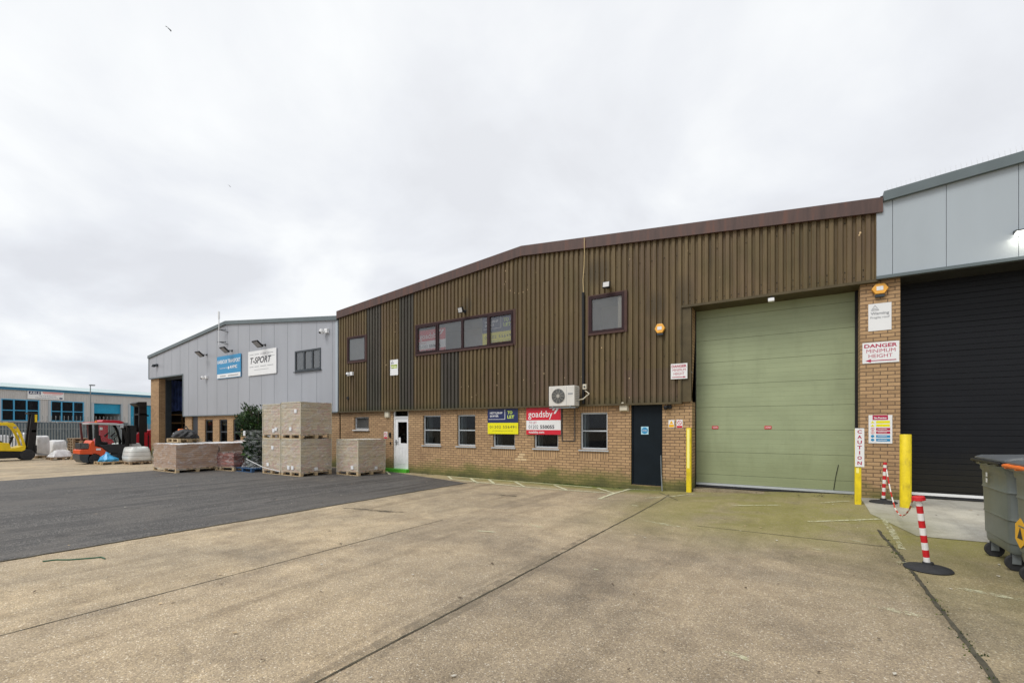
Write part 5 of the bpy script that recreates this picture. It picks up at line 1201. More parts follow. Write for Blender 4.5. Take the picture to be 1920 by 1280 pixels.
# red packs
r1 = G(410, 882); wrapped(r1.x-.1, r1.y+.6, gz(r1.x, r1.y), 1.5, 1.1, .66, .15, 'low film wrapped pallet of red brick packs left of the plants', 'redpack', None, 'film', seed=21, lumpy=.03, corner=False, labels=0)
# black machine on a small pallet on top of the packs
cpos = CAM+RT*((346-960)/FPX*17.3)+FW*17.3; zm = gz(nc.x, nc.y)+H2+.03
mc = thing('machine', 'black bagged machine lying on a small pallet on top of the clay packs', 'machine', (cpos.x, cpos.y, zm), None, an)
mb = MB(); pallet_mb(mb, 1.0, .8); mb.build('pallet', 'wood', mc, local=True)
rnd = random.Random(5); mb = MB(); n = 20
prof = [(.0, 1), (.06, 1.08), (.16, 1.0), (.26, .75), (.33, .35), (.35, .02)]
vs = []
for z_, s_ in prof:
    for k in range(n): a_ = 2*math.pi*k/n; r_ = s_*(1+rnd.uniform(-.12, .12)); vs.append((.55*r_*math.cos(a_)+.1, .36*r_*math.sin(a_), .15+z_))
mb.add(vs, [(i*n+k, i*n+(k+1) % n, (i+1)*n+(k+1) % n, (i+1)*n+k) for i in range(len(prof)-1) for k in range(n)]+[tuple(range(n-1, -1, -1)), tuple(range(5*n, 6*n))]); mb.build('bagged_body', 'black', mc, local=True)
mb = MB(); mb.tube([(-.1, 0, .42), (0, 0, .56), (.15, 0, .60), (.3, 0, .50), (.36, 0, .38)], .02, 8); mb.build('handle', 'black', mc, local=True)
mb = MB(); mb.box(-.55, -.25, -.2, .2, .15, .36); mb.build('engine_cover', 'steel', mc, local=True, bevel=.04)
mb = MB(); mb.box(-.30, -.14, -.12, .12, .36, .50); mb.build('fuel_tank', 'orange', mc, local=True, bevel=.03)

# plants wrapped on a blue pallet
q = G(466, 885); zz0 = gz(q.x, q.y); pc = Vector((q.x-.34, q.y+.46, zz0))
pt_ = thing('potted_plants', 'tall dark leafy plants wrapped in film on a blue pallet', 'plants', pc)
mb = MB(); pallet_mb(mb, 1.25, 1.0); mb.v = [v+pc for v in mb.v]; mb.build('pallet', 'bluewood', pt_)
ctop = ztop_at(pc, 757)
def leaves(mb, c, rx, ry, rz, n, s0, rnd, up=.3):
    for _ in range(n):
        while True:
            p = Vector((rnd.uniform(-1, 1), rnd.uniform(-1, 1), rnd.uniform(-1, 1)))
            if .25 < p.length < 1: break
        pos = Vector((c[0]+p.x*rx, c[1]+p.y*ry, c[2]+p.z*rz)); d = (Vector((p.x, p.y, p.z*.6+up))+Vector((rnd.gauss(0, .5), rnd.gauss(0, .5), rnd.gauss(0, .4)))).normalized()
        s = s0*rnd.uniform(.6, 1.3); sd_ = d.cross(Vector((rnd.uniform(-1, 1), rnd.uniform(-1, 1), rnd.uniform(-.3, 1)))).normalized()*s*.3; dn = d.cross(sd_).normalized()*s*.1
        mb.add([pos, pos+d*s*.5+sd_+dn, pos+d*s-dn, pos+d*s*.5-sd_+dn], [(0, 1, 2, 3)]); mb.mi[-1] = 0 if rnd.random() < .75 else 1
rnd = random.Random(3)
mb = MB(); K = ctop-zz0
br_ = MB()
for k in range(74):
    f = k/74; a_ = rnd.uniform(0, 6.28); hz_ = rnd.uniform(.56, .97); rr_ = {0: .46, 1: .50, 2: .34}[0 if hz_ < .68 else (1 if hz_ < .80 else 2)]*rnd.uniform(.45, 1.05)
    rr_ *= 1.12; tip = Vector((pc.x-.16-(hz_-.56)*.6+rr_*math.cos(a_), pc.y+rr_*math.sin(a_), zz0+K*hz_)); root = Vector((pc.x-.02, pc.y, zz0+K*(hz_-.22)))
    md = root.lerp(tip, .55)+Vector((0, 0, .05)); br_.tube([root, md, tip], [.012, .008, .003], 5)
    for j in range(30 if hz_ < .85 else 13):
        u_ = rnd.uniform(.35, 1.05); pos = root.lerp(tip, u_)+Vector((rnd.gauss(0, .05), rnd.gauss(0, .05), rnd.gauss(0, .04))); d = ((tip-root).normalized()+Vector((rnd.gauss(0, .7), rnd.gauss(0, .7), rnd.gauss(0, .5)))).normalized()
        s = .15*rnd.uniform(.6, 1.25); sd_ = d.cross(Vector((rnd.uniform(-1, 1), rnd.uniform(-1, 1), rnd.uniform(-.3, 1)))).normalized()*s*.20; dn = d.cross(sd_).normalized()*s*.12
        mb.add([pos, pos+d*s*.5+sd_+dn, pos+d*s-dn, pos+d*s*.5-sd_+dn], [(0, 1, 2, 3)]); mb.mi[-1] = 0 if rnd.random() < .8 else 1
br_.build('branches', 'bark', pt_)
mb.build('crown', ['leaf', 'leaf2'], pt_)
mb = MB()
for k in range(7): a_ = k*.9; mb.tube([(pc.x+.25*math.cos(a_), pc.y+.25*math.sin(a_), zz0+.15), (pc.x+.12*math.cos(a_)-.05, pc.y+.12*math.sin(a_), zz0+K*.5), (pc.x+.3*math.cos(a_)-.15, pc.y+.3*math.sin(a_), zz0+K*.9)], [.018, .014, .005], 6)
mb.build('stem', 'bark', pt_)
mb = MB(); leaves(mb, (pc.x+.05, pc.y, zz0+K*.32), .36, .34, K*.27, 1500, .17, rnd, .2); mb.build('packed_foliage', ['leafdark', 'leaf2'], pt_)
mb = MB(); n = 26; vs = []; hs = [.15, .22, .35, .5, .65, .8, .95, 1.1, 1.25, 1.4, 1.5]; hs = [h*K/2.45 for h in hs]
for j, h in enumerate(hs):
    rb = [.56, .50, .43, .42, .44, .43, .45, .44, .46, .45, .42][j]
    for k in range(n): a_ = 2*math.pi*k/n; r_ = rb*(1+rnd.uniform(-.07, .07)); vs.append((pc.x+.06+r_*math.cos(a_), pc.y+r_*.9*math.sin(a_), zz0+h))
mb.add(vs, [(j*n+k, j*n+(k+1) % n, (j+1)*n+(k+1) % n, (j+1)*n+k) for j in range(len(hs)-1) for k in range(n)]); mb.build('stretch_film', 'film', pt_, smooth=True)
mb = MB(); mb.box(pc.x-.0, pc.x+.14, pc.y-.47, pc.y-.462, zz0+K*.53, zz0+K*.60); mb.build('paper_label', 'sign_white', pt_)
# loose white banding from the plants to the crates
mb = MB(); p0 = P(462, 860, pc.y-.5); p1 = Vector((xR-wL, yF-.03, zb_+.12)); pm = p0.lerp(p1, .55)+Vector((0, -.06, -.04)); mb.tube([p0, pm, p1], .012, 4)
tag(mb.build('strap', 'sign_white'), 'loose white strap running from the plants down to the crate stack', 'strap')
# pallet of white sacks behind the plants
q = G(478, 868); wb_ = thing('sack_pallet', 'tall stack of white sacks behind the wrapped plants', 'sack stack', (q.x+.5, q.y+.4, gz(q.x, q.y)))
zq = gz(q.x, q.y); mb = MB(); pallet_mb(mb, 1.1, 1.0); mb.v = [v+wb_.location for v in mb.v]; mb.build('pallet', 'wood', wb_)
Hs = ztop_at(wb_.location, 786)-zq; ns = 13; mb = MB()
for k in range(ns):
    z_ = zq+.15+(Hs-.15)*k/ns; hh = (Hs-.15)/ns
    for sx in (-1, 1):
        cx_ = wb_.location.x+sx*.27; cy_ = wb_.location.y; m_ = []
        for (f_, zf) in ((.93, 0.0), (1.0, .5), (.93, .98)):
            for (ux, uy) in ((-1, -.8), (-.8, -1), (.8, -1), (1, -.8), (1, .8), (.8, 1), (-.8, 1), (-1, .8)): m_.append((cx_+ux*.26*f_, cy_+uy*.46*f_, z_+hh*zf))
        mb.add(m_, [(i*8+j, i*8+(j+1) % 8, (i+1)*8+(j+1) % 8, (i+1)*8+j) for i in range(2) for j in range(8)]+[tuple(range(7, -1, -1)), tuple(range(16, 24))])
mb.build('sacks', 'bag', wb_, smooth=True)

# ------------------------------------------------------------------ trucks and goods at the far left
def Z7(zx, zy): return (zx/9.143, 740+zy/9.143)
def Z6(zx, zy): return (130+zx/9.145, 740+zy/9.145)
def side(mb, pts, X, th, Zf, off=0.0):
    ring = [S(*Zf(*p), X) for p in pts]; mb.prism([(X-off, p.y, p.z) for p in ring], (-th, 0, 0))
def wheelX(parent, Zc, Zf, X, rz, th=.22, name='wheel', rim='rubber'):
    c = S(*Zf(*Zc), X); z_ = gz(X, c.y)+rz
    mb = MB(); mb.cyl((X-.02, c.y, z_), (X-.02-th, c.y, z_), rz, seg=24); w_ = mb.build(name, 'rubber', parent, bevel=.02)
    mb = MB(); mb.cyl((X-.005, c.y, z_), (X-.03, c.y, z_), rz*.42, seg=18); mb.build('rim', rim, w_)
    mb = MB(); mb.cyl((X-.82, c.y, z_), (X-1.02, c.y, z_), rz, seg=24); mb.build(name, 'rubber', parent, bevel=.02)
    return c
# yellow truck
yq = G(51, 862.5); X = yq.x
yt = thing('forklift', 'yellow forklift truck with black mast at the left edge', 'forklift', (X-.5, yq.y-1, gz(X, 5)), 'forklift trucks')
mb = MB(); side(mb, [(-700, 965), (350, 972), (420, 940), (470, 930), (500, 985), (420, 965), (360, 1000), (335, 1080), (0, 1095), (-700, 1080)], X, 1.0, Z7, .03); mb.build('chassis', 'black', yt, bevel=.01)
mb = MB(); side(mb, [(-760, 840), (-640, 780), (-200, 800), (160, 825), (190, 915), (310, 895), (395, 868), (425, 890), (445, 915), (430, 945), (380, 968), (0, 962), (-760, 965)], X, 1.04, Z7, .01); mb.build('body', 'truck_yellow', yt, bevel=.025)
mb = MB()
for off in (0.02, .94): side(mb, [(-560, 465), (230, 478), (300, 540), (360, 640), (410, 760), (450, 905), (405, 905), (365, 770), (310, 660), (250, 575), (190, 525), (-560, 510)], X, .07, Z7, off)
for y_z in (-560, -420, -280, -140, 0, 120): side(mb, [(y_z, 468), (y_z+30, 469), (y_z+30, 500), (y_z, 499)], X, .85, Z7, .08)
mb.build('overhead_guard', 'truck_yellow', yt, bevel=.008)
mb = MB(); side(mb, [(-560, 500), (-515, 500), (-560, 830), (-610, 830)], X, .07, Z7, .02); side(mb, [(-560, 500), (-515, 500), (-560, 830), (-610, 830)], X, .07, Z7, .94); mb.build('rear_pillar', 'black', yt)
mb = MB(); side(mb, [(-300, 700), (-240, 600), (-190, 600), (-180, 780), (60, 790), (60, 830), (-300, 830)], X, .5, Z7, .27); mb.build('seat', 'black', yt, bevel=.03)
mb = MB(); side(mb, [(170, 900), (205, 880), (280, 720), (255, 710), (190, 730), (215, 755), (180, 870)], X, .05, Z7, .45); mb.build('steering_column', 'black', yt)
mb = MB()
for off in (.18, .72): side(mb, [(560, 330), (665, 330), (620, 1010), (510, 960), (490, 890), (520, 640)], X, .12, Z7, off)
side(mb, [(500, 300), (665, 312), (660, 345), (500, 325)], X, .66, Z7, .18); side(mb, [(560, 600), (640, 600), (638, 640), (556, 640)], X, .66, Z7, .18); side(mb, [(600, 860), (640, 860), (640, 1000), (600, 1000)], X, .9, Z7, .07)
yt_m = mb.build('mast', 'black', yt, bevel=.006)
mb = MB()
for off in (.25, .65): side(mb, [(630, 990), (1000, 1040), (1000, 1052), (630, 1020)], X, .1, Z7, off)
mb.build('fork', 'steel', yt)
mb = MB(); side(mb, [(612, 338), (655, 338), (652, 468), (612, 465)], X, .006, Z7, .172); pn = mb.build('name_plate', 'truck_yellow', yt)
mb = MB()
for off in (.30, .36, .66): mb.tube([S(*Z7(600, 350), X-off), S(*Z7(585, 700), X-off), S(*Z7(570, 950), X-off)], .012, 5)
mb.build('hydraulic_hose', 'rubber', yt)
mb = MB(); p1 = S(*Z7(255, 560), X); mb.box(X-.02, X+.05, p1.y-.06, p1.y+.06, p1.z-.05, p1.z+.06); mb.build('work_lamp', 'sign_grey', yt, bevel=.01)
wheelX(yt, (475, 1030), Z7, X, .30); wheelX(yt, (-560, 1030), Z7, X, .26)
# orange truck
oq = G(178.5, 869.5); X = oq.x
ot = thing('forklift', 'orange forklift truck with dark green cab beside the wrapped sacks', 'forklift', (X-.5, oq.y+.6, gz(X, 7)), 'forklift trucks')
mb = MB(); side(mb, [(180, 950), (210, 938), (340, 932), (362, 830), (400, 778), (432, 795), (442, 878), (560, 905), (690, 1005), (655, 1020), (625, 1135), (575, 1132), (548, 1055), (500, 1020), (440, 1005), (370, 1020), (180, 1018)], X, 1.02, Z6, .01); mb.build('body', 'truck_orange', ot, bevel=.02)
mb = MB(); side(mb, [(172, 1022), (350, 1022), (325, 1100), (340, 1165), (240, 1165), (180, 1105)], X, 1.0, Z6, .02); side(mb, [(625, 1040), (660, 1020), (1000, 1010), (1000, 1100), (625, 1135)], X, .9, Z6, .06); mb.split('counterweight', 'anthracite', ot, bevel=.02)
mb = MB(); side(mb, [(520, 870), (700, 850), (1005, 850), (990, 960), (920, 1010), (700, 1000), (560, 900)], X, .95, Z6, .04); side(mb, [(200, 830), (345, 830), (330, 930), (205, 940)], X, .8, Z6, .1); mb.build('bonnet', 'rubber', ot, bevel=.02)
mb = MB()
for off in (.03, .93): side(mb, [(445, 510), (505, 505), (520, 870), (450, 875)], X, .06, Z6, off); side(mb, [(850, 500), (905, 505), (960, 600), (1015, 800), (1005, 860), (965, 850), (970, 780), (920, 620)], X, .06, Z6, off)
for off in (.03, .93): side(mb, [(720, 700), (800, 640), (815, 650), (740, 730)], X, .03, Z6, off+.1)
mb.build('cab_frame', 'black', ot, bevel=.006)
mb = MB(); side(mb, [(340, 478), (500, 478), (800, 485), (940, 505), (935, 525), (500, 505), (340, 505)], X, 1.0, Z6, .01); mb.build('cab_roof', 'alu', ot, bevel=.012)
mb = MB(); side(mb, [(520, 510), (850, 505), (965, 790), (960, 850), (530, 855)], X, .004, Z6, .5); mb.build('cab_glass', 'glass_clear', ot)
mb = MB(); side(mb, [(530, 790), (535, 690), (565, 690), (590, 800), (700, 810), (700, 850), (530, 850)], X, .5, Z6, .27); mb.build('seat', 'black', ot, bevel=.03)
mb = MB()
for off in (.15, .75): side(mb, [(1010, 525), (1060, 525), (1050, 1130), (1000, 1130)], X, .12, Z6, off)
side(mb, [(1060, 560), (1160, 560), (1160, 840), (1060, 840)], X, .9, Z6, .07) ; side(mb, [(1010, 525), (1160, 525), (1160, 560), (1010, 560)], X, .72, Z6, .15); mb.build('mast', 'black', ot, bevel=.006)
mb = MB(); p1 = S(*Z6(880, 545), X); mb.box(X-.02, X+.06, p1.y-.02, p1.y+.10, p1.z-.06, p1.z+.06); mb.build('work_lamp', 'alu', ot, bevel=.01)
mb = MB(); p1 = S(*Z6(520, 480), X); mb.cyl((X-.5, p1.y, p1.z-.02), (X-.5, p1.y, p1.z+.12), .05, .04, 12); mb.build('beacon', 'orange', ot)
mb = MB(); mb.tube([S(*Z6(800, 840), X-.4), S(*Z6(770, 730), X-.4)], .02, 6); pts = [S(*Z6(770, 725), X-.4)+Vector((.17*math.cos(k*.5236), .10*math.sin(k*.5236), .12*math.sin(k*.5236))) for k in range(13)]; mb.tube(pts, .015, 5); mb.build('steering_wheel', 'black', ot)
mb = MB()
for off in (.3, .36, .6): mb.tube([S(*Z6(1060, 540), X-off), S(*Z6(1065, 800), X-off), S(*Z6(1040, 1000), X-off)], .012, 5)
mb.build('hydraulic_hose', 'rubber', ot)
mb = MB()
for k in range(5): p1 = S(*Z6(215, 850+k*16), X); mb.box(X-.09, X-.075, p1.y, p1.y+.28, p1.z-.008, p1.z+.008)
mb.build('vent_slots', 'steel', ot)
wheelX(ot, (442, 1100), Z6, X, .23); wheelX(ot, (955, 1060), Z6, X, .32)
mb = MB(); 
p1 = S(*Z6(460, 950), X); p2 = S(*Z6(540, 915), X); mb.box(X-.008, X+.002, p1.y, p2.y, p1.z, p2.z); mb.build('decal', 'sign_white', ot)
# red truck behind it
X = oq.x-3.2
rt2 = thing('forklift', 'red forklift truck parked behind the orange one', 'forklift', (X-.5, S(*Z6(650, 800), X).y, gz(X, 9)), 'forklift trucks')
mb = MB(); side(mb, [(520, 770), (560, 730), (740, 760), (790, 850), (840, 940), (830, 1040), (330, 1040), (330, 900), (450, 860)], X, 1.0, Z6); mb.build('body', 'truck_red', rt2, bevel=.03)
mb = MB(); side(mb, [(510, 520), (670, 520), (670, 770), (520, 770)], X, .35, Z6, .05); mb.split('cab_pillar', 'truck_red', rt2, bevel=.01); mb = MB(); side(mb, [(300, 480), (335, 480), (375, 780), (335, 790)], X, .1, Z6, .02); side(mb, [(270, 480), (300, 480), (335, 780), (300, 790)], X, .1, Z6, .85); mb.split('guard_pillar', paint('dark_maroon', (.09, .02, .02, 1), .5, .2), rt2, bevel=.01)
mb = MB(); side(mb, [(330, 470), (560, 455), (580, 428), (690, 432), (860, 438), (950, 470), (900, 492), (340, 510)], X, 1.0, Z6); mb.build('cab_roof', 'truck_red', rt2, bevel=.02)
mb = MB(); side(mb, [(520, 860), (830, 880), (1000, 960), (1000, 1080), (400, 1080), (400, 960)], X, .9, Z6, .05); mb.build('chassis', 'black', rt2)
mb = MB(); p1 = S(*Z6(525, 600), X); p2 = S(*Z6(575, 555), X); mb.box(X-.048, X-.04, p1.y, p2.y, p1.z, p2.z); mb.build('decal', 'sign_white', rt2)
wheelX(rt2, (470, 1080), Z6, X, .26); wheelX(rt2, (900, 1080), Z6, X, .3)
# tall mast reach truck
X = oq.x-4.2; gzX = gz(X, 9)
mt = thing('reach_truck', 'red reach truck with a tall black mast left of the loading door', 'reach truck', (X-.5, S(*Z6(1270, 800), X).y, gzX), 'forklift trucks')
mb = MB()
for off in (.05, .75): side(mb, [(1205, 170), (1335, 130), (1345, 830), (1200, 830)], X, .13, Z6, off)
side(mb, [(1135, 145), (1190, 120), (1330, 120), (1330, 210), (1230, 210), (1140, 160)], X, .9, Z6, 0); side(mb, [(1200, 320), (1340, 320), (1340, 350), (1200, 350)], X, .8, Z6, .05); side(mb, [(1330, 335), (1380, 345), (1380, 365), (1330, 370)], X, .5, Z6, .1); mb.build('mast', 'black', mt, bevel=.008)
mb = MB(); side(mb, [(1155, 680), (1200, 640), (1290, 650), (1300, 640), (1350, 640), (1350, 1060), (1150, 1060)], X, 1.0, Z6, .02); side(mb, [(1370, 610), (1425, 590), (1425, 1060), (1370, 1060)], X, .9, Z6, .06); mb.build('body', 'truck_red', mt, bevel=.02)
mb = MB(); side(mb, [(1200, 640), (1285, 640), (1285, 1000), (1200, 1000)], X, .02, Z6, 0); side(mb, [(1350, 700), (1370, 700), (1370, 1060), (1350, 1060)], X, .9, Z6, .05); mb.build('black_mast_plates', 'black', mt)  # flat black plates over and between the red body panels
mb = MB(); side(mb, [(1060, 525), (1165, 525), (1165, 850), (1060, 850)], X, .85, Z6, .1); mb.build('load_guard', 'black', mt)
wheelX(mt, (1210, 1060), Z6, X, .18); wheelX(mt, (1400, 1060), Z6, X, .18)

def lumpbag(name, lab, cat, px, py, W_, D_, H_, mat, grp=None, pal=True, seed=0, taper=.9, off=0.0, lump=.07):
    q = G(px, py); z = gz(q.x, q.y); t_ = thing(name, lab, cat, (q.x-D_/2-off, q.y, z), grp); rnd = random.Random(seed); h0 = 0
    if pal: mb = MB(); pallet_mb(mb, D_+.05, W_+.05); mb.v = [v+t_.location for v in mb.v]; mb.build('pallet', 'wood_old', t_); h0 = .146
    n = 28; prof = [(0, .94), (.06, 1.0), (.3, 1.03), (.6, 1.0), (.85, .96), (.97, .86), (1.0, .6), (1.0, .02)]; vs = []
    ph = [rnd.uniform(0, 6.28) for _ in range(4)]
    for j, (hh, s_) in enumerate(prof):
        for k in range(n):
            a_ = 2*math.pi*k/n; c_, sn = math.cos(a_), math.sin(a_); e_ = .35; cx_ = math.copysign(abs(c_)**e_, c_); cy_ = math.copysign(abs(sn)**e_, sn)
            f_ = s_*(1-(1-taper)*hh)*(1+lump*(math.sin(3*a_+ph[0]+hh*3)*.5+rnd.uniform(-.4, .4)))
            vs.append((t_.location.x+cx_*D_/2*f_, t_.location.y+cy_*W_/2*f_, z+h0+(H_-h0)*hh*(1+(lump*.6*math.sin(2*a_+ph[1]) if hh > .5 else 0))))
    mb = MB(); mb.add(vs, [(i*n+k, i*n+(k+1) % n, (i+1)*n+(k+1) % n, (i+1)*n+k) for i in range(len(prof)-1) for k in range(n)]+[tuple(range(n-1, -1, -1)), tuple(range(7*n, 8*n))])
    mb.build('bag_load', mat, t_, smooth=True); return t_
def hh(px, pyb, pyt): q = G(px, pyb); return ztop_at(q, pyt)-gz(q.x, q.y)
gbag = 'white bulk bags by the fence'
lumpbag('bulk_bag', 'tall white bulk bag beside the yellow forklift mast', 'bulk bag', 81, 858.5, .62, .8, hh(81, 858.5, 817), 'bag', gbag, True, 1, .97, lump=.03)
lumpbag('bulk_bag', 'squat white bulk bag in front of the pallet stack', 'bulk bag', 118, 856, .75, .9, hh(118, 856, 826), 'bag', gbag, True, 2, .92, off=.6)
lumpbag('bulk_bag', 'slumped white bulk bag lying on a pallet, lowest of the bags', 'bulk bag', 119, 861.5, .98, .9, hh(119, 861.5, 844), 'bag', gbag, True, 3, .6, lump=.12)
lumpbag('bulk_bag', 'white bulk bag behind the yellow forklift cab', 'bulk bag', 16, 846, 1.3, .9, hh(16, 846, 817), 'bag', gbag, True, 4, .85, off=2.2)
lumpbag('bulk_bag', 'white bulk bag standing behind the yellow forklift mast', 'bulk bag', 50, 846, .8, .9, hh(50, 846, 812), 'bag', gbag, True, 5, .95, off=1.5)
q = G(71, 858); mb = MB(); Hq = ztop_at(q, 817); mb.box(q.x-.35, q.x+.02, q.y-.14, q.y+.02, gz(q.x, q.y), Hq); tag(mb.build('yellow_upright', 'truck_yellow', bevel=.01), 'yellow upright panel between the yellow forklift and the tall bulk bag', 'panel')
# pallet stack
q = G(146, 860); z = gz(q.x, q.y); hs_ = hh(146, 860, 821); npal = max(4, int(hs_/.147))
for k in range(npal):
    t_ = thing('empty_pallet', 'empty wooden pallet, %s of the stack behind the orange forklift' % (['bottom', 'second', 'third', 'fourth', 'fifth', 'sixth', 'seventh', 'eighth', 'ninth', 'tenth', 'eleventh', 'twelfth'][k] if k < npal-1 else 'topmost'), 'pallet', (q.x-.5, q.y+.15+random.uniform(-.02, .02), z+k*.147), 'stacked empty pallets', R(random.uniform(-2, 2)))
    mb = MB(); pallet_mb(mb, 1.0, .72); mb.build('slats', 'wood_old', t_, local=True)
q2 = G(143, 861); mb = MB(); p0 = Vector((q2.x+.1, q2.y-.3, gz(q2.x, q2.y)+.02)); 
mb.prism([p0, p0+Vector((0, .1, 0)), p0+Vector((-.1, .55, 1.0)), p0+Vector((-.1, .45, 1.0))], (-.03, 0, 0)); tag(mb.build('timber_plank', 'wood'), 'timber plank leaning diagonally against the pallet stack', 'plank')
# wrapped sacks in front of the orange truck
lumpbag('wrapped_sacks', 'film wrapped pallet of printed white sacks between the orange forklift and the clay packs', 'wrapped sacks', 266, 870, .92, 1.2, hh(266, 870, 838), 'bag_print', None, True, 6, .9, lump=.05)
lumpbag('wrapped_sacks', 'pinkish film wrapped pallet of sacks just behind the printed white sacks', 'wrapped sacks', 262, 866, 1.2, 1.2, hh(262, 866, 831), 'bag', None, True, 7, .95, off=1.25, lump=.03)
q = G(213, 870.5); z = gz(q.x, q.y); t_ = thing('empty_pallet', 'low wooden pallet with blue sheeting on it, in front of the orange forklift', 'pallet', (q.x-.5, q.y, z)); mb = MB(); pallet_mb(mb, .9, .95); mb.build('slats', 'wood', t_, local=True)
rnd = random.Random(9); mb = MB(); n = 18; vs = []
for j, (h, s_) in enumerate([(0, 1), (.12, 1.0), (.25, .62), (.38, .3), (.44, .05)]):
    for k in range(n): a_ = 2*math.pi*k/n; r_ = s_*(1+rnd.uniform(-.15, .15)); vs.append((q.x-.45+.34*r_*math.cos(a_), q.y-.08+.38*r_*math.sin(a_)-.1*(h > .2), z+.147+h*(.9+.2*math.sin(a_))))
mb.add(vs, [(i*n+k, i*n+(k+1) % n, (i+1)*n+(k+1) % n, (i+1)*n+k) for i in range(4) for k in range(n)]+[tuple(range(n-1, -1, -1)), tuple(range(4*n, 5*n))]); tag(mb.build('blue_sheeting', 'bluebag'), 'crumpled bright blue sheeting heaped on the low pallet', 'sheeting')

# ------------------------------------------------------------------ palisade fence with razor coil
Xf = -44.0; gf = gz(Xf, 9)
fe = thing('palisade_fence', 'galvanised palisade fence in front of the blue and grey unit', 'fence', (Xf, 12, gf))
ht = ztop_at(Vector((Xf, S(80, 792, Xf).y, 0)), 792)
mb = MB(); y = -8; n = 0
while y < 17.0:
    w2 = .033; t0 = ht-.12
    mb.add([(Xf, y-w2, gf), (Xf+.012, y, gf), (Xf, y+w2, gf), (Xf, y-w2, t0), (Xf+.012, y, t0), (Xf, y+w2, t0), (Xf+.006, y, ht)], [(0, 1, 4, 3), (1, 2, 5, 4), (3, 4, 6), (4, 5, 6), (0, 3, 5, 2), (3, 6, 5)]); y += .145
o_ = mb.build('pales', 'galv', fe); o_['kind'] = 'stuff'
for z_ in (.35, ht-gf-.45): mb = MB(); mb.box(Xf-.05, Xf-.004, -8, 17, gf+z_, gf+z_+.05); mb.build('rail', 'galv', fe)
for k in range(10): mb = MB(); y = -8+k*2.75; mb.box(Xf-.15, Xf-.052, y, y+.1, gf, ht-.15); mb.build('post', 'galv', fe)
rc_ = MB(); pts = []; y = 9.3
for k in range(420): a_ = k*.35; pts.append((Xf-.1+.26*math.cos(a_), 9.2+k*.012, ht+.22+.26*math.sin(a_)))
rc_.tube(pts, .008, 3); tag(rc_.build('razor_wire', 'galv'), 'coil of razor wire on top of the palisade fence by the open shutter', 'razor wire')

# ------------------------------------------------------------------ blue and grey unit behind
Au = Vector((-54.9, 9.05, 0)); du = Vector((-2.8, 11.25, 0)).normalized(); nu = Vector((du.y, -du.x, 0))
if nu.x < 0: nu = -nu
def PL(px, py):
    d = ray(px, py); t_ = (Au-CAM).dot(nu)/d.dot(nu); p = CAM+d*t_; return ((p-Au).dot(du), p.z)
def W3(s_, z_, o=0.0): return Au+du*s_+nu*o+Vector((0, 0, z_))
bu = thing('industrial_unit', 'low grey ribbed industrial unit with blue trim, windows and shutters, far left', 'industrial unit', (-55, 14, -.22))
def qd(mb, a, b, c, d, o): mb.quad(W3(a, c, o), W3(b, c, o), W3(b, d, o), W3(a, d, o))
def bxu(mb, a, b, c, d, o0, o1): mb.prism([W3(a, c, o0), W3(b, c, o0), W3(b, d, o0), W3(a, d, o0)], nu*(o1-o0))
ev = PL(0, 728.6)[1]; s0u, s1u = -16.0, 22.0
w1 = [PL(2, 747)[0], PL(73.5, 747)[0]]; w2 = [PL(95, 753)[0], PL(157, 753)[0]]; zt1 = PL(3, 747)[1]; zb1 = PL(3, 788.5)[1]
g1 = [PL(176, 756)[0], PL(227, 758)[0]]; g2 = [PL(244.5, 760)[0], PL(292, 760)[0]]; zg1 = PL(176, 755.5)[1]
hol = [(w1[0], w1[1], zb1, zt1), (w2[0], w2[1], zb1, zt1), (g1[0], g1[1], -.6, zg1), (g2[0], g2[1], -.6, zg1)]
cutx = sorted({s0u, s1u}|{v for h in hol for v in h[:2]}); cutz = sorted({-.6, ev, zb1, zt1, zg1})
mb = MB()
for a, b in zip(cutx[:-1], cutx[1:]):
    n_ = max(1, int((b-a)/.12))
    for c, d in zip(cutz[:-1], cutz[1:]):
        mxx, mz = (a+b)/2, (c+d)/2
        if any(h[0] < mxx < h[1] and h[2] < mz < h[3] for h in hol): continue
        for k in range(n_):
            p, q_ = a+(b-a)*k/n_, a+(b-a)*(k+1)/n_; m0 = p+(q_-p)*.45; m1_ = p+(q_-p)*.6
            mb.quad(W3(p, c, 0), W3(m0, c, 0), W3(m0, d, 0), W3(p, d, 0)); mb.quad(W3(m0, c, 0), W3(m1_, c, -.03), W3(m1_, d, -.03), W3(m0, d, 0)); mb.quad(W3(m1_, c, -.03), W3(q_, c, 0), W3(q_, d, 0), W3(m1_, d, -.03))
mb.build('ribbed_wall', 'palegrey_clad', bu)
mb = MB()
for a, b in ((s0u, g1[0]-.2), (g1[1]+.15, g2[0]-.2), (g2[1]+.15, s1u)): bxu(mb, a, b, -.6, zb1-.1, .0, .05)
mb.split('plinth', paint('plinth_grey', (.075, .10, .115, 1), .7, .3, 2), bu)
mb = MB(); bxu(mb, s0u-.2, s1u, ev-.02, ev+.20, .0, .10); mb.build('gutter', 'bluetrim', bu)
mb = MB(); rz = PL(0, 719.5)[1]; mb.quad(W3(s0u-.2, ev+.19, .18), W3(s1u, ev+.19, .18), W3(s1u, ev+1.15, -9), W3(s0u-.2, ev+1.15, -9)); mb.quad(W3(s0u-.2, ev+1.15, -9), W3(s1u, ev+1.15, -9), W3(s1u, ev+.3, -18), W3(s0u-.2, ev+.3, -18)); mb.build('roof', 'skylight', bu)
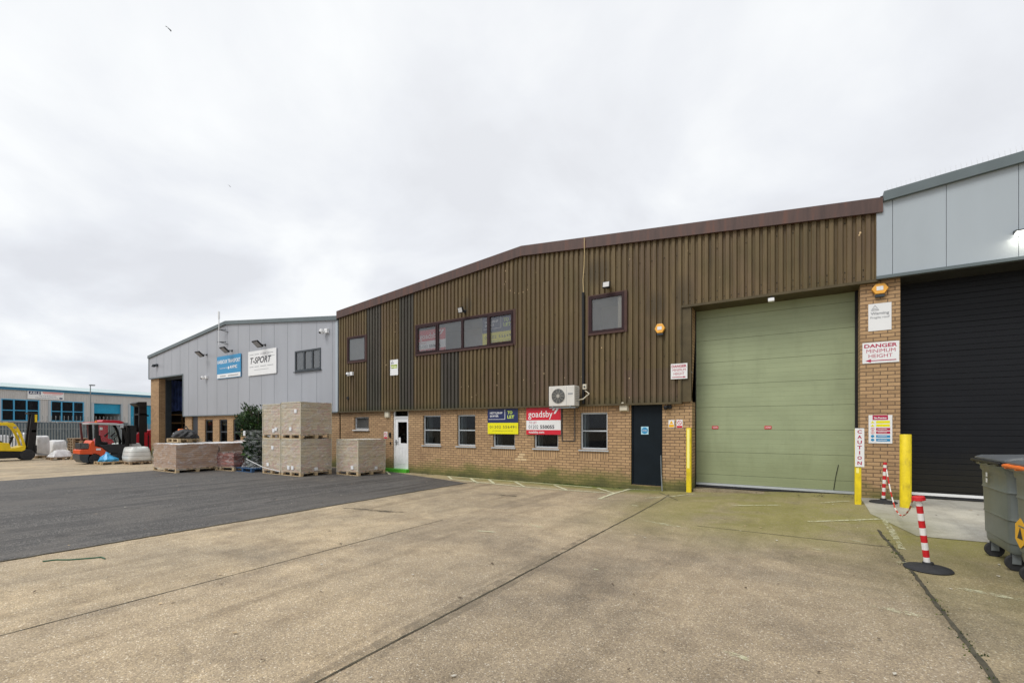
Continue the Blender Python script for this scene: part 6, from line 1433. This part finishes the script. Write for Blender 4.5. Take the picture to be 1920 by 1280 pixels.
mb = MB(); mb.quad(W3(s0u, -.6, 0), W3(s0u, ev, 0), W3(s0u, ev, -18), W3(s0u, -.6, -18)); mb.quad(W3(s1u, -.6, 0), W3(s1u, -.6, -18), W3(s1u, ev, -18), W3(s1u, ev, 0)); mb.quad(W3(s0u, -.6, -18), W3(s1u, -.6, -18), W3(s1u, ev, -18), W3(s0u, ev, -18)); mb.build('rear_walls', 'palegrey_clad', bu)
for (a, b), xb_s in ((w1, (26, 50)), (w2, (115.5, 137.5))):
    mb = MB(); th = .07
    bxu(mb, a, a+th, zb1, zt1, -.06, .02); bxu(mb, b-th, b, zb1, zt1, -.06, .02); bxu(mb, a+th, b-th, zb1, zb1+th, -.06, .02); bxu(mb, a+th, b-th, zt1-th, zt1, -.06, .02)
    for px in xb_s: x_ = PL(px, 770)[0]; bxu(mb, x_-.045, x_+.045, zb1+th, zt1-th, -.055, .015)
    zm_ = (zb1+zt1)/2-.02; bxu(mb, a+th, b-th, zm_-.035, zm_+.035, -.05, .022); fo = mb.build('window', 'cyan', bu)
    mb = MB(); qd(mb, a, b, zb1, zt1, -.03); mb.build('pane', 'glass_blue', fo)
    mb = MB(); qd(mb, a-.3, b+.3, zb1-.3, zt1+.3, -2.0); mb.quad(W3(a-.3, zb1, -.1), W3(a-.3, zt1, -.1), W3(a-.3, zt1, -2), W3(a-.3, zb1, -2)); mb.quad(W3(a-.3, zt1+.1, -.1), W3(b+.3, zt1+.1, -.1), W3(b+.3, zt1+.1, -2), W3(a-.3, zt1+.1, -2)); mb.build('interior', 'void', bu)
    mb = MB(); bxu(mb, a-.16, a, zb1-.05, zt1+.05, .0, .03); bxu(mb, b, b+.1, zb1-.05, zt1+.05, .0, .03); mb.split('window_trim', 'light_panel', bu)
for (a, b), zbk in ((g1, PL(200, 775)[1]), (g2, -.3)):
    mb = MB(); k = zg1; 
    while k > zbk+.05: bxu(mb, a, b, max(k-.1, zbk), k-.006, -.2, -.15); k -= .1
    mb.build('roller_shutter', 'cyan_door', bu)
    mb = MB(); qd(mb, a, b, -.5, zg1, -2.5); mb.build('interior', 'void', bu)
    mb = MB(); bxu(mb, a-.2, a, -.3, zg1+.05, .0, .03); bxu(mb, b, b+.15, -.3, zg1+.05, .0, .03); mb.quad(W3(a, -.4, 0), W3(a, -.4, -2.5), W3(a, zg1, -2.5), W3(a, zg1, 0)); mb.quad(W3(b, -.4, 0), W3(b, zg1, 0), W3(b, zg1, -2.5), W3(b, -.4, -2.5)); mb.build('door_trim', 'light_panel', bu)
# its sign
a, b = PL(51, 735)[0], PL(119, 740)[0]; zt_ = PL(51, 732)[1]; zb_s = PL(51, 747)[1]; w_, h_ = b-a, zt_-zb_s
sg = thing('company_sign', 'long white sign with navy ABLE block and red lettering on the far unit', 'sign', W3((a+b)/2, zb_s, .05))
mb = MB(); bxu(mb, a, b, zb_s, zt_, .02, .06); mb.build('board', 'sign_white', sg)
mb = MB(); bxu(mb, a+w_*.03, a+w_*.35, zb_s+h_*.58, zt_-h_*.05, .061, .064); mb.build('navy_block', 'sign_navy', sg)
dd = lambda o: (lambda X_, Z_: W3(X_, Z_, o))
mb = MB(); text(mb, 'ABLE', a+w_*.05, a+w_*.33, zb_s+h_*.62, zt_-h_*.09, 0, .01, 0, dd(.068)); mb.build('white_lettering', 'sign_white', sg)
mb = MB(); bxu(mb, a+w_*.40, a+w_*.98, zb_s+h_*.78, zt_-h_*.06, .061, .064); text(mb, 'ENGINEERING', a+w_*.45, a+w_*.93, zb_s+h_*.6, zb_s+h_*.72, 0, .01, 0, dd(.064)); mb.build('red_lettering', paint('pale_red', (.70, .25, .25, 1), .5, .05), sg)
mb = MB(); text(mb, 'Lifting Equipment Services', a+w_*.2, a+w_*.84, zb_s+h_*.1, zb_s+h_*.25, 0, .01, 0, dd(.064)); text(mb, 'The Tree Professionals', a+w_*.3, a+w_*.78, zb_s+h_*.36, zb_s+h_*.5, 0, .0, 0, dd(.064)); bxu(mb, a+w_*.87, a+w_*.96, zb_s+h_*.1, zb_s+h_*.3, .061, .064); mb.build('dark_lettering', 'sign_navy', sg)
# small chimney pot and lamp column
p = PL(19, 722); mb = MB(); b_ = W3(p[0], ev+1.2, -7); mb.cyl(b_, b_+Vector((0, 0, 1.05)), .09, seg=8); mb.cyl(b_+Vector((0, 0, 1.05)), b_+Vector((0, 0, 1.2)), .22, .2, 8); mb.build('flue', 'galv', bu)
sx_ = -47.0; q = S(169.5, 722, sx_); ll = thing('street_lamp', 'slim grey lamp column rising above the far unit roof', 'street lamp', (sx_, q.y, gf))
mb = MB(); mb.tube([(sx_, q.y, gf), (sx_, q.y, q.z)], [.045, .03], 8); mb.build('column', 'galv', ll); mb = MB(); mb.box(sx_-.15, sx_+.15, q.y-.05, q.y+.25, q.z-.03, q.z+.05); mb.build('lamp_head', 'galv', ll)

# ------------------------------------------------------------------ small things on the ground, birds
p = [G(80, 1053), G(105, 1050), G(130, 1050), G(155, 1048), G(180, 1046), G(190, 1045), G(197, 1048)]
mb = MB(); mb.tube([(v.x, v.y, gz(v.x, v.y)+.008) for v in p], .008, 5); tag(mb.build('plastic_strap', 'greenstrap'), 'thin green plastic strap lying on the concrete at the left', 'strap')
rnd = random.Random(11); mb = MB()
for k in range(300):
    x = rnd.uniform(-19, 3); y = rnd.uniform(1.2, 11.3)
    s_ = rnd.uniform(.008, .03); a_ = rnd.uniform(0, 6.28); z = gz(x, y)+.011; e_ = rnd.uniform(.3, .7)
    pts = [(x+s_*math.cos(a_+t0)*(1 if i % 2 == 0 else e_), y+s_*math.sin(a_+t0)*(1 if i % 2 == 0 else e_), z+rnd.uniform(0, .008)) for i, t0 in enumerate((0, 1.3, 2.9, 4.4))]
    mb.c = 0 if rnd.random() < .5 else (1 if rnd.random() < .6 else 2); mb.add(pts, [(0, 1, 2, 3)])
for k in range(14):   # wood splinters on the tarmac
    x = rnd.uniform(-18, -9); y = rnd.uniform(4, 9.5); a_ = rnd.uniform(-.5, .5); l_ = rnd.uniform(.05, .2); z = gz(x, y)+.012
    mb.c = 2; mb.add([(x, y, z), (x+.02, y-.01, z), (x+.02+l_*math.cos(a_), y+l_*math.sin(a_), z+.006), (x+l_*math.cos(a_), y+.012+l_*math.sin(a_), z+.006)], [(0, 1, 2, 3)])
struct(mb.build('litter', [paint('leaf_litter', (.09, .06, .035, 1), .8, .4), paint('pale_chips', (.50, .47, .40, 1), .8, .2), 'wood']), 'stuff')
# weeds and moss tufts along the foot of the brick wall and in the joints
rnd = random.Random(31); mb = MB()
def tuft(x, y, n_, hgt):
    z = gz(x, y)
    for _ in range(n_):
        a_ = rnd.uniform(0, 6.28); b_ = rnd.uniform(.3, 1)*hgt; ox, oy = rnd.gauss(0, .03), rnd.gauss(0, .012); w_ = .004+.004*rnd.random()
        mb.c = 0 if rnd.random() < .6 else 1
        mb.add([(x+ox-w_, y+oy, z), (x+ox+w_, y+oy, z), (x+ox+b_*.5*math.cos(a_), y+oy-abs(b_*.4*math.sin(a_)), z+b_)], [(0, 1, 2)])
for k in range(150):
    x = rnd.choice([rnd.uniform(-12.9, -3.7), rnd.gauss(-5.3, .45), rnd.gauss(-9.3, .5)]); 
    if -12.6 < x < -11.6: continue
    tuft(x, 11.53-abs(rnd.gauss(0, .015)), rnd.randint(4, 14), rnd.uniform(.015, .06))
for k in range(60):
    y = rnd.uniform(2.5, 8.5); tuft(1.04+rnd.gauss(0, .012), y, rnd.randint(3, 7), .02)
for k in range(30): tuft(rnd.gauss(-14.2, .5), 11.5, rnd.randint(4, 10), rnd.uniform(.03, .09))
struct(mb.build('weeds', ['leaf', paint('moss', (.10, .14, .02, 1), .8, .3)]), 'stuff')
# leaf litter gathered in front of the green door
mb = MB()
for k in range(60):
    x = rnd.choice([rnd.uniform(.2, 1.0), rnd.uniform(-2.1, .9)]); y = rnd.uniform(11.3, 11.95); s_ = rnd.uniform(.01, .022); a_ = rnd.uniform(0, 6.28); z = gz(x, y)+.01
    mb.add([(x+s_*math.cos(a_+t0), y+s_*math.sin(a_+t0), z+rnd.uniform(0, .012)) for t0 in (0, 1.4, 3, 4.5)], [(0, 1, 2, 3)])
struct(mb.build('leaf_litter', paint('dead_leaves', (.07, .05, .035, 1), .8, .4)), 'stuff')
for px, py, dist, s_, lab in ((317, 54, 26, .17, 'dark bird gliding high in the upper left sky'), (430.5, 348.5, 40, .12, 'tiny distant bird over the grey warehouse')):
    d = ray(px, py).normalized(); c = CAM+d*dist; mb = MB()
    r_, u_ = RT, Vector((0, 0, 1)); b_ = s_
    mb.add([c+r_*-.9*b_+u_*.55*b_, c+r_*-.35*b_+u_*.42*b_+FW*.05, c+u_*.02*b_, c+r_*-.25*b_+u_*.15*b_-FW*.08, c+r_*.45*b_-u_*.75*b_, c+r_*.28*b_-u_*.1*b_+FW*.05, c+r_*.55*b_-u_*.35*b_], [(0, 1, 2, 3), (2, 5, 4, 3), (5, 6, 4)])
    mb.tube([c+r_*-.28*b_+u_*.1*b_, c-u_*.05*b_, c+r_*.25*b_-u_*.3*b_], [.03*b_, .10*b_, .03*b_], 6)
    tag(mb.build('bird', 'black'), lab, 'bird')
